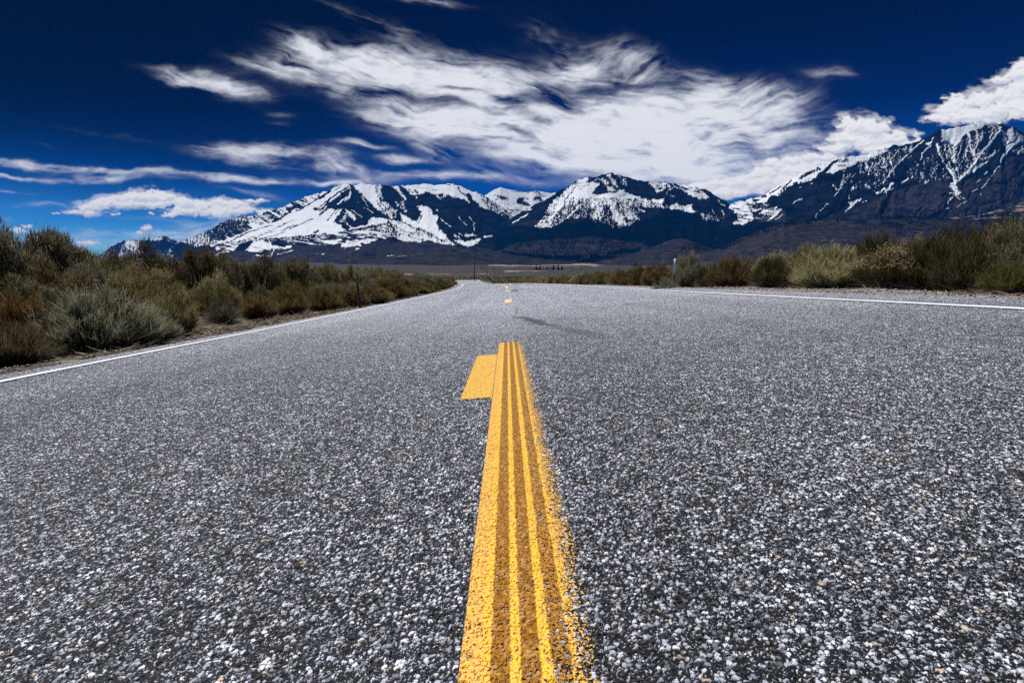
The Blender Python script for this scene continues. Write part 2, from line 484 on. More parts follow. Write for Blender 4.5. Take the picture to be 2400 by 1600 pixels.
def smear(T, p0, p1, w):
    """soft dark line between two road points"""
    d = Vector((p1[0] - p0[0], p1[1] - p0[1], 0)); L = d.length; d.normalize()
    rel = T.n('ShaderNodeVectorMath', operation='SUBTRACT', ins={0: co, 1: (p0[0], p0[1], 0)})
    al = T.n('ShaderNodeVectorMath', operation='DOT_PRODUCT', ins={0: rel.outputs[0], 1: (d.x, d.y, 0)}).outputs['Value']
    ac = T.n('ShaderNodeVectorMath', operation='DOT_PRODUCT', ins={0: rel.outputs[0], 1: (-d.y, d.x, 0)}).outputs['Value']
    wob = T.m('MULTIPLY', T.m('SUBTRACT', T.noise(co, 2.2, 3.0, .5, 0, '2D'), .5), w * 1.5)
    a1 = T.sstep(T.m('ABSOLUTE', T.m('ADD', ac, wob)), w, w * 0.15)
    a2 = T.m('MULTIPLY', T.sstep(al, -w, w * 2), T.sstep(al, L + w, L - w * 4))
    return T.m('MULTIPLY', a1, a2)


st = T.m('MULTIPLY', smear(T, (0.02, 5.9), (0.10, 9.0), 0.022), .55)
st = T.m('MAXIMUM', st, T.m('MULTIPLY', smear(T, (0.06, 6.6), (0.42, 4.7), 0.11), 1.0))
st = T.m('MAXIMUM', st, T.m('MULTIPLY', smear(T, (0.42, 4.75), (0.66, 3.6), 0.12), 0.6))
st = T.m('MAXIMUM', st, T.m('MULTIPLY', smear(T, (-1.6, 4.6), (0.0, 4.35), 0.05), 0.3))
col = T.mix(T.m('MULTIPLY', st, 0.7), col, (.018, .018, .021, 1))
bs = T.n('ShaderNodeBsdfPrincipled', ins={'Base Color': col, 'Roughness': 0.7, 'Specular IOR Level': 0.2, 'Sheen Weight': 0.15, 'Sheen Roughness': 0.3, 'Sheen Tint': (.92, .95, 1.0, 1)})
hf = T.m('MULTIPLY_ADD', T.sstep(sepc.outputs[1], 3.5, 11.0), -.82, 1.0)
h = T.m('MULTIPLY', h, hf)
dsp = T.n('ShaderNodeDisplacement', ins={'Height': h, 'Midlevel': 0.5, 'Scale': 0.0030})
o_ = T.n('ShaderNodeOutputMaterial')
T.link(bs.outputs[0], o_.inputs[0])
T.link(dsp.outputs[0], o_.inputs[2])
m_road.displacement_method = 'BOTH'


def road_rows(y0=0.30, y1=12.0):
    ys = list(np.linspace(-8, y0, 14)[:-1])
    y = y0
    while y < y1:
        ys.append(y)
        y += max(0.0013, 0.0016 * y * y)
    while y < 66:
        ys.append(y); y += 0.35 + (y - 12) * 0.01
    while y < 214:
        ys.append(y); y += 2.0
    return np.array(ys)


ROWS = road_rows()
NC = 1300
w = np.linspace(-1, 1, NC)
al = np.clip(np.abs(ROWS) / 4.6, 0.13, 1.0)[:, None]
prof = al * w[None, :] + (1 - al) * w[None, :] ** 3
Sg = np.where(prof < 0, prof * -EDGE_L, prof * EDGE_R)
# ragged outer edge of the surfacing
rag = fbm(ROWS * 2.3, ROWS * 0 + 3, 4, 40) * 0.035
Sg = np.where(Sg < -3.9, Sg + ((-3.9 - Sg) / 0.12) * rag[:, None], Sg)
Sg = np.where(Sg > 4.18, Sg + ((Sg - 4.18) / 0.12) * rag[::-1][:, None], Sg)
Yg = np.repeat(ROWS[:, None], NC, axis=1)
Zg = road_z(Sg, Yg)
V = np.stack([Sg + xc(Yg), Yg, Zg], axis=-1).reshape(-1, 3)
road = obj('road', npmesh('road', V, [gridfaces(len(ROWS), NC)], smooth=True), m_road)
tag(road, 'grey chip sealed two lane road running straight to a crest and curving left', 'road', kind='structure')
del V, Sg, Yg, Zg

# ------------------------------------------------------------------ road paint
def paint_sheet(name, s0, s1, rows, nc, mat, lift, label, cat='road marking', skew=0.0, ncut=0.0, group=None, kind='structure'):
    """strip of paint following the road between lateral offsets s0(Y), s1(Y)"""
    t = np.linspace(0, 1, nc)[None, :]
    Yv = rows[:, None] + skew * t
    a = s0(rows)[:, None] if callable(s0) else s0
    b = s1(rows)[:, None] if callable(s1) else s1
    s_ = a + (b - a) * t
    X = s_ + xc(Yv); Z = road_z(s_, Yv) + lift
    V = np.stack([X, Yv + 0 * s_, Z], axis=-1).reshape(-1, 3)
    uv = np.stack([np.repeat(t, len(rows), 0).ravel(), np.repeat(rows[:, None], nc, 1).ravel(), np.zeros(len(rows) * nc)], axis=1)
    o = obj(name, npmesh(name, V, [gridfaces(len(rows), nc)], {'across': uv}, smooth=True), mat)
    tag(o, label, cat, group, kind)
    return o


def yellow_material(name, grooves=True):
    m, T = material(name)
    global co
    co = T.n('ShaderNodeTexCoord').outputs['Object']
    h, sp, s2, k1, k2, fine = stone_nodes(T, co)
    at = T.n('ShaderNodeAttribute', attribute_name='across')
    sx = T.n('ShaderNodeSeparateXYZ', ins={0: at.outputs['Vector']})
    u, yy = sx.outputs[0], sx.outputs[1]
    wob = T.m('MULTIPLY', T.m('SUBTRACT', T.noise(co, 35.0, 3.0, .6, 0, '2D'), .5), 0.035)
    uu = T.m('ADD', u, wob)
    Yl, Yb, Br, Bd = (.94, .53, .10), (.97, .59, .055), (.34, .140, .006), (.42, .185, .015)
    if grooves:
        c = T.ramp(uu, [(0, Yl), (.135, Yl), (.15, Yb), (.205, Yb), (.218, Br), (.340, Br), (.352, Yb), (.412, Yb),
                        (.424, Br), (.545, Br), (.557, Yb), (.620, Yb), (.634, Bd), (.755, Bd), (.765, Yb), (.80, Yl), (1, Yl)])
        worn = T.ramp(uu, [(0, .62), (.02, .80), (.14, .84), (.15, .95), (.21, .95), (.225, .86), (.34, .86), (.355, .95), (.41, .95), (.43, .80), (.54, .80), (.56, .92),
                           (.62, .90), (.64, .62), (.74, .54), (.765, .72), (.80, .58), (.83, .42), (.90, .30), (1, .06)])
    else:
        c = T.ramp(uu, [(0, (.92, .55, .085)), (1, (.92, .55, .085))])
        worn = T.ramp(uu, [(0, .66), (.03, .76), (.97, .80), (1, .8)])
    blot = T.noise(co, 75.0, 5.0, .7, 0, '2D')
    c = T.mix(T.m('MULTIPLY', T.sstep(blot, .50, .68), .45), c, (.84, .47, .09, 1))
    c = T.mix(T.m('MULTIPLY', T.sstep(blot, .44, .30), .5 if grooves else .25), c, (.26, .10, .008, 1))
    g = T.m('MULTIPLY_ADD', fine, 0.9, 0.55)
    c = T.mix(1.0, c, T.n('ShaderNodeCombineColor', ins={0: g, 1: g, 2: g}).outputs[0], 'MULTIPLY')
    # tops of the chippings keep a paler coat
    c = T.mix(T.m('MULTIPLY', T.sstep(sp.outputs[1], .55, .95), .32), c, (.80, .52, .24, 1))
    dirt = T.noise(co, 14.0, 4.0, .6, 0, '2D')
    c = T.mix(T.m('MULTIPLY', T.sstep(dirt, .60, .80), .45), c, (.40, .17, .02, 1))
    # holes: chippings that lost their paint, open gaps, the ends worn away
    near = T.sstep(yy, 0.86, 0.60)
    far_ = T.sstep(yy, 3.2, 3.75) if grooves else 0.0
    lim = T.m('SUBTRACT', worn, T.m('MULTIPLY', near, 0.15))
    lim = T.m('SUBTRACT', lim, T.m('MULTIPLY', far_, 0.18))
    patch = T.m('MULTIPLY', T.m('SUBTRACT', T.noise(co, 9.0, 3.0, .6, 0, '2D'), .5), 0.5)
    lim = T.m('ADD', lim, T.m('MULTIPLY', patch, T.m('SUBTRACT', 1.05, worn)))
    # the rim of each chipping wears through first, and whole small chips are lost
    pit = T.noise(co, 190.0, 5.0, .62, 0, '2D')
    pit = T.sstep(pit, .28, .72)
    cell = T.m('MAXIMUM', T.m('MULTIPLY', k1, sp.outputs[2]), T.m('MULTIPLY', k2, s2.outputs[2]))
    chip = T.m('MULTIPLY_ADD', cell, .40, T.m('MULTIPLY', pit, .62))
    a = T.m('LESS_THAN', chip, lim)
    b = T.n('ShaderNodeBsdfPrincipled', ins={'Base Color': c, 'Roughness': 0.55, 'Specular IOR Level': 0.3})
    tr = T.n('ShaderNodeBsdfTransparent')
    mx = T.n('ShaderNodeMixShader', ins={0: a, 1: tr.outputs[0], 2: b.outputs[0]})
    dsp = T.n('ShaderNodeDisplacement', ins={'Height': h, 'Midlevel': 0.5, 'Scale': 0.0026})
    o = T.n('ShaderNodeOutputMaterial')
    T.link(mx.outputs[0], o.inputs[0]); T.link(dsp.outputs[0], o.inputs[2])
    m.displacement_method = 'BOTH'
    return m


m_yel = yellow_material('worn_yellow_paint')
m_yel2 = yellow_material('plain_yellow_paint', False)
nearrows = ROWS[(ROWS > -1.2) & (ROWS < 3.78)]
# the main stripe: 0.146 m of paint plus a fringe of leftover specks on its right
paint_sheet('centre_line', -0.077, 0.101, nearrows, 190, m_yel, 0.0022, 'worn yellow centre stripe with brown grooves running toward the camera')
tabrows = ROWS[(ROWS > 1.99) & (ROWS < 3.18)]
paint_sheet('centre_line', -0.205, -0.079, tabrows, 90, m_yel2, 0.0022, 'short yellow tab of paint joined to the left of the grooved stripe')


def simple_paint(name, colr, rough=.6, speck=.25):
    m, T = material(name)
    co = T.n('ShaderNodeTexCoord').outputs['Object']
    n1 = T.noise(co, 60.0, 4.0, .65, 0, '2D')
    n2 = T.noise(co, 3.0, 4.0, .6, 0, '2D')
    g = T.m('MULTIPLY_ADD', n1, speck, T.m('MULTIPLY_ADD', n2, .25, 1 - speck * .5 - .125))
    c = T.mix(1.0, (*colr, 1), T.n('ShaderNodeCombineColor', ins={0: g, 1: g, 2: g}).outputs[0], 'MULTIPLY')
    bmp = T.n('ShaderNodeBump', ins={'Strength': .5, 'Distance': .004, 'Height': T.noise(co, 90., 2., .5, 0, '2D')})
    b = T.n('ShaderNodeBsdfPrincipled', ins={'Base Color': c, 'Roughness': rough, 'Normal': bmp.outputs[0]})
    T.link(b.outputs[0], T.n('ShaderNodeOutputMaterial').inputs[0])
    return m


m_white = simple_paint('white_paint', (.82, .83, .87), .6, .45)
m_yfar = simple_paint('yellow_paint_far', (.82, .60, .34))
edge_rows = np.concatenate([np.arange(-4, 12, .12), np.arange(12, 66, .5)])
wl = lambda c, a: (lambda Y: c - a + fbm(Y * 1.7, Y * 0 + c, 3, 51) * 0.006)
paint_sheet('edge_line', wl(-3.60, .052), wl(-3.60, -.052), edge_rows, 5, m_white, .007, 'white edge line along the left side of the road up to the crest')
paint_sheet('edge_line', wl(3.60, .052), wl(3.60, -.052), edge_rows, 5, m_white, .007, 'white edge line along the right side of the road up to the crest')
far_rows = np.arange(118, 203, 2.0)
paint_sheet('edge_line', -3.68, -3.52, far_rows, 3, m_white, .012, 'left white edge line on the distant stretch of road beyond the crest')
paint_sheet('edge_line', 3.52, 3.68, far_rows, 3, m_white, .012, 'right white edge line on the distant stretch of road beyond the crest')
paint_sheet('centre_line', -.07, .07, np.arange(150, 203, 2.0), 3, m_yfar, .012, 'yellow centre stripe on the distant stretch of road beyond the crest')
rr = np.arange(29, 65, .5)
paint_sheet('centre_line', lambda Y: -.07 + 0 * Y, lambda Y: .07 + 0 * Y, rr, 4, m_yfar, .008, 'solid yellow stripe curving left over the crest of the road')


def round_patch(name, Yc, sc, ly, ls, label, mat, powr=4.0):
    n = 40
    th = np.linspace(0, 2 * np.pi, n, endpoint=False)
    cs = np.sign(np.cos(th)) * np.abs(np.cos(th)) ** (2 / powr); sn = np.sign(np.sin(th)) * np.abs(np.sin(th)) ** (2 / powr)
    jit = 1 + 0.08 * np.sin(th * 3 + 1) + 0.05 * np.sin(th * 7)
    sv = sc + ls * cs * jit; yv = Yc + ly * sn * jit
    V = [(sc + float(xc(Yc)), Yc, float(road_z(np.array(sc), np.array(Yc))) + .0075)]
    V += [(a + float(xc(b)), b, float(road_z(np.array(a), np.array(b))) + .0075) for a, b in zip(sv, yv)]
    F = np.array([(0, 1 + k, 1 + (k + 1) % n) for k in range(n)])
    o = obj(name, npmesh(name, V, [F]), mat)
    tag(o, label, 'road marking', kind='structure')


round_patch('centre_line', 11.9, .01, 1.05, .085, 'rounded pale yellow dash on the road ahead of the grooved stripe', m_yfar)
round_patch('centre_line', 23.5, .01, 1.3, .10, 'small pale yellow dash just before the crest of the road', m_yfar, 6)
m_tar = simple_paint('tar_patch', (.075, .08, .10))
round_patch('tar_patch', 23.6, .32, 1.1, .17, 'small dark patch of tar beside the far yellow dash', m_tar, 6)

# ------------------------------------------------------------------ painting of ground and mountain colours on vertices
FR = {'1': (400, 410, 5.88), '2': (750, 410, 5.227), '3': (1150, 390, 6.271), '4': (1450, 390, 6.271),
      '5': (1750, 280, 5.6), '6': (2050, 270, 5.6), '7': (130, 500, 5.88), 'p': (0, 0, 1.0)}


def conv(fr, pts):
    x0, y0, k = FR[fr]
    return np.array([(x0 + a / k, y0 + b / k) for a, b in pts], float)


def sd_poly(x, y, pts):
    n = len(pts)
    d = np.full(x.shape, 1e9); inside = np.zeros(x.shape, bool)
    for i in range(n):
        a = pts[i]; b = pts[(i + 1) % n]
        ex, ey = b - a
        L = ex * ex + ey * ey + 1e-9
        t = np.clip(((x - a[0]) * ex + (y - a[1]) * ey) / L, 0, 1)
        d = np.minimum(d, (x - a[0] - t * ex) ** 2 + (y - a[1] - t * ey) ** 2)
        cond = (a[1] > y) != (b[1] > y)
        if abs(ey) > 1e-9:
            inside ^= cond & (x < ex * (y - a[1]) / ey + a[0])
    d = np.sqrt(d)
    return np.where(inside, d, -d)


def sd_line(x, y, pts):
    d = np.full(x.shape, 1e9)
    for a, b in zip(pts[:-1], pts[1:]):
        ex, ey = b - a
        L = ex * ex + ey * ey + 1e-9
        t = np.clip(((x - a[0]) * ex + (y - a[1]) * ey) / L, 0, 1)
        d = np.minimum(d, (x - a[0] - t * ex) ** 2 + (y - a[1] - t * ey) ** 2)
    return np.sqrt(d)


def paint(x, y, field, ops):
    """x, y: 2-D arrays of photo coordinates of the vertices; ops paint values in order"""
    for op in ops:
        fr, val = op[0], op[1]
        pts = conv(fr, op[-1])
        if len(op) == 4 and op[2] is not None:                       # line with width in frame units
            hw = op[2] / FR[fr][2] / 2
            pad = hw + 4
        else:
            hw = None; pad = 8
        m = (x > pts[:, 0].min() - pad) & (x < pts[:, 0].max() + pad) & (y > pts[:, 1].min() - pad) & (y < pts[:, 1].max() + pad)
        if not m.any():
            continue
        xs, ys = x[m], y[m]
        if hw is None:
            a = sst(sd_poly(xs, ys, pts), -3.6, 3.0)
        else:
            a = sst(hw + 0.35 - sd_line(xs, ys, pts), 0.0, 1.5)
        field[m] = field[m] * (1 - a) + val * a
    return field


m_mtn, T = material('mountain')
at = T.n('ShaderNodeAttribute', attribute_name='cover')
sx = T.n('ShaderNodeSeparateXYZ', ins={0: at.outputs['Vector']})
co = T.n('ShaderNodeTexCoord').outputs['Object']
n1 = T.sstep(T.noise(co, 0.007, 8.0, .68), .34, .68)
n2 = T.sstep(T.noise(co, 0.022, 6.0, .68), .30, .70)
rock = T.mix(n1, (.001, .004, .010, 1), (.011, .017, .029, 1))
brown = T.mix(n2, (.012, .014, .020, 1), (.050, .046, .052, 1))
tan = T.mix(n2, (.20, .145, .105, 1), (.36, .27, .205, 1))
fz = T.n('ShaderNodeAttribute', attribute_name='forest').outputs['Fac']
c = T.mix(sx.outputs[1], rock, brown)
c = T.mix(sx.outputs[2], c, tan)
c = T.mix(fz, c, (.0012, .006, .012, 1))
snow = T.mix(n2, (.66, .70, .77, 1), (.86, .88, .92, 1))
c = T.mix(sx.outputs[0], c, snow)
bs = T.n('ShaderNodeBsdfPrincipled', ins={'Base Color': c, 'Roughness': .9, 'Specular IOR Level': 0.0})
T.link(bs.outputs[0], T.n('ShaderNodeOutputMaterial').inputs[0])


class Massif:
    """slope facing the road between a foot line and a ridge line; distances in metres"""
    def __init__(self, ridge, yfoot, Yf, Yr, step=1.25, nr=150, amp=.02, seed=0, powr=1.15, jag=1.0, snow=(), streak=(), brown=(), tan=(), forest=(),
                 base=0.0, relief=(14., 40.), lean=0.0):
        r = np.array(ridge, float)
        self.r = r; self.Yf, self.Yr, self.powr = Yf, Yr, powr
        xs = np.arange(r[0, 0], r[-1, 0] + .01, step)
        yr = np.interp(xs, r[:, 0], r[:, 1])
        jg = jag * (fbm(xs * .12, xs * 0, 4, seed + 60, .6) * 1.9)
        self.xs, self.yr = xs, yr
        yf = np.interp(xs, *zip(*yfoot)) if hasattr(yfoot, '__len__') else np.full(len(xs), float(yfoot))
        yf = np.maximum(yf, yr + 1.0)
        self.yf = yf
        t = np.linspace(0, 1, nr)[:, None]
        py = yf[None, :] + (yr - yf)[None, :] * t + jg[None, :] * t ** 60 - .0 * t
        px = np.repeat(xs[None, :], nr, 0)
        self.px, self.py = px, py
        Yd = self.dist(t + 0 * px)
        # ridges and gullies down the fall line
        gx = px + lean * (py - 500)
        wx = 9 * fbm(px / 40., py / 40., 4, seed + 70); wy = 9 * fbm(px / 40., py / 40., 4, seed + 75)
        rel = .30 * ridged((gx + wx) / relief[0], (py + wy) / relief[1], 3, seed + 3, .5) + .8 * ridged((gx + 2 * wx) / (3.2 * relief[0]), (py + 2 * wy) / (2.6 * relief[1]), 4, seed + 9, .45)
        env = np.clip(np.sin(np.pi * np.clip(t, 0, 1)) * 1.4, 0, 1)
        Yd = Yd * (1 + amp * rel * env)
        u, v = self.uv(px, py)
        X = u * Yd; Z = EYE + v * Yd
        # far side falls away behind the ridge
        bx, by, bz = [], [], []
        for k, (dy, dz) in enumerate([(250, .10), (700, .35), (1500, 1.0)]):
            f = 1 + dy / Yr
            bx.append(X[-1] * f); by.append(Yd[-1] * f); bz.append(Z[-1] * (1 - dz) + (-40) * dz)
        Xa = np.vstack([X, np.array(bx)]); Ya = np.vstack([Yd, np.array(by)]); Za = np.vstack([Z, np.array(bz)])
        cover = np.full(px.shape, base)
        qx = px + 2.6 * fbm(px / 9., py / 9., 4, seed + 80, .65); qy = py + 2.0 * fbm(px / 9., py / 9., 4, seed + 85, .65)
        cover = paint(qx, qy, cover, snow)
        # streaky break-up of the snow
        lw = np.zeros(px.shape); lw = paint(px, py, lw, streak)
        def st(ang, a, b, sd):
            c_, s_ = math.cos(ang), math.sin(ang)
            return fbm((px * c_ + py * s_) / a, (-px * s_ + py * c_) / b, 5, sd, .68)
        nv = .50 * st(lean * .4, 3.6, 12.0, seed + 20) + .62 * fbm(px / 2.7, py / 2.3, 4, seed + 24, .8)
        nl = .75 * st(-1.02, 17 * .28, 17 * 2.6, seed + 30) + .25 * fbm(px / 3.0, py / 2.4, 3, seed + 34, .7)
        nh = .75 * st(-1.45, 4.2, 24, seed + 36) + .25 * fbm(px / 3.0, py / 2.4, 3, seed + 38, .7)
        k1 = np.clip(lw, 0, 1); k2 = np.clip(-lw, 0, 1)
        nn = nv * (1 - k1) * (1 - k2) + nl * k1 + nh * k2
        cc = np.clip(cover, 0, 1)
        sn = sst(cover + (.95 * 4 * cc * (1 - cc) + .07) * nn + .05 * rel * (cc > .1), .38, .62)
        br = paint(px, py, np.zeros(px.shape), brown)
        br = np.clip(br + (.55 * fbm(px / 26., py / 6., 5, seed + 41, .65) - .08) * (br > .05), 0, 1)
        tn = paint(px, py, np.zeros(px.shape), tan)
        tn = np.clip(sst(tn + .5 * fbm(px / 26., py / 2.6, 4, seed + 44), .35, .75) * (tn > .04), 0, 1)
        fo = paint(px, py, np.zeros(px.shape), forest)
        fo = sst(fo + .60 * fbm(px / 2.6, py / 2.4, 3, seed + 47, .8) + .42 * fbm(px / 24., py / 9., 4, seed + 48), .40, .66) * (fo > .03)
        pad = lambda f: np.vstack([f, np.repeat(f[-1:], 3, 0)])
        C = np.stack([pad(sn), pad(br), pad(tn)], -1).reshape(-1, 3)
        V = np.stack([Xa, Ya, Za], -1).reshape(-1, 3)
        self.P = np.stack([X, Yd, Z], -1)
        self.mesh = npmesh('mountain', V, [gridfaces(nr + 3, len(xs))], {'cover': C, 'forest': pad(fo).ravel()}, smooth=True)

    def uv(self, px, py):
        a = (px - 1200.0) / FPX; b = (800.0 - py) / FPX
        c, s = math.cos(PITCH), math.sin(PITCH)
        y = c + b * s
        return a / y, (-s + b * c) / y

    def dist(self, t):
        return self.Yf + (self.Yr - self.Yf) * t ** self.powr

    def point(self, x, y):
        """surface point seen at photo position (x, y)"""
        j = np.clip(np.round((x - self.xs[0]) / (self.xs[1] - self.xs[0])).astype(int), 0, len(self.xs) - 1)
        t = np.clip((self.yf[j] - y) / (self.yf[j] - self.yr[j]), 0, 1)
        i = np.round(t * (self.P.shape[0] - 1)).astype(int)
        return self.P[i, j]

    def add(self, name, label, cat='mountain'):
        o = obj(name, self.mesh, m_mtn)
        return tag(o, label, cat, kind='structure')


# the far left range, half hidden
Massif([(150, 606), (190, 598), (215, 597), (240, 602), (262, 598), (300, 604), (330, 612)], 640, 14500, 15500, nr=40, amp=.006, seed=101, base=.62).add(
    'mountain', 'faint snowy range low on the horizon behind the left scrub')
Massif([(205, 622)] + [tuple(p) for p in conv('7', [(590, 590), (680, 530), (760, 460), (860, 410), (950, 370), (1040, 372), (1200, 368), (1320, 362), (1400, 340), (1470, 312), (1530, 325),
       (1600, 350), (1640, 362), (1700, 385), (1800, 430), (2000, 480), (2150, 560), (2352, 660)])] + [(560, 640)], 655, 9500, 11500, amp=.010, seed=120, nr=110, base=.20, relief=(12, 26), lean=.2,
       snow=[('7', .55, [(950, 370), (1140, 380), (1140, 470), (1060, 520), (1000, 470)]), ('7', .6, 60, [(1130, 390), (1040, 480), (1120, 530)]), ('7', .6, 40, [(920, 560), (870, 600)]),
             ('7', .85, [(1700, 388), (1800, 430), (2000, 480), (2120, 540), (2100, 580), (1980, 570), (1850, 480)]), ('7', .85, [(1320, 360), (1450, 330), (1430, 390), (1380, 380)]),
             ('7', .7, 26, [(930, 600), (1000, 700)]), ('7', .6, 20, [(1540, 470), (1600, 520)]), ('7', .7, 16, [(1660, 540), (1600, 600)]), ('7', .05, [(1180, 380), (1480, 370), (1640, 420), (1500, 560), (1250, 560), (1180, 460)])],
       ).add('mountain', 'low dark mountain with thin snow streaks left of the large massif')

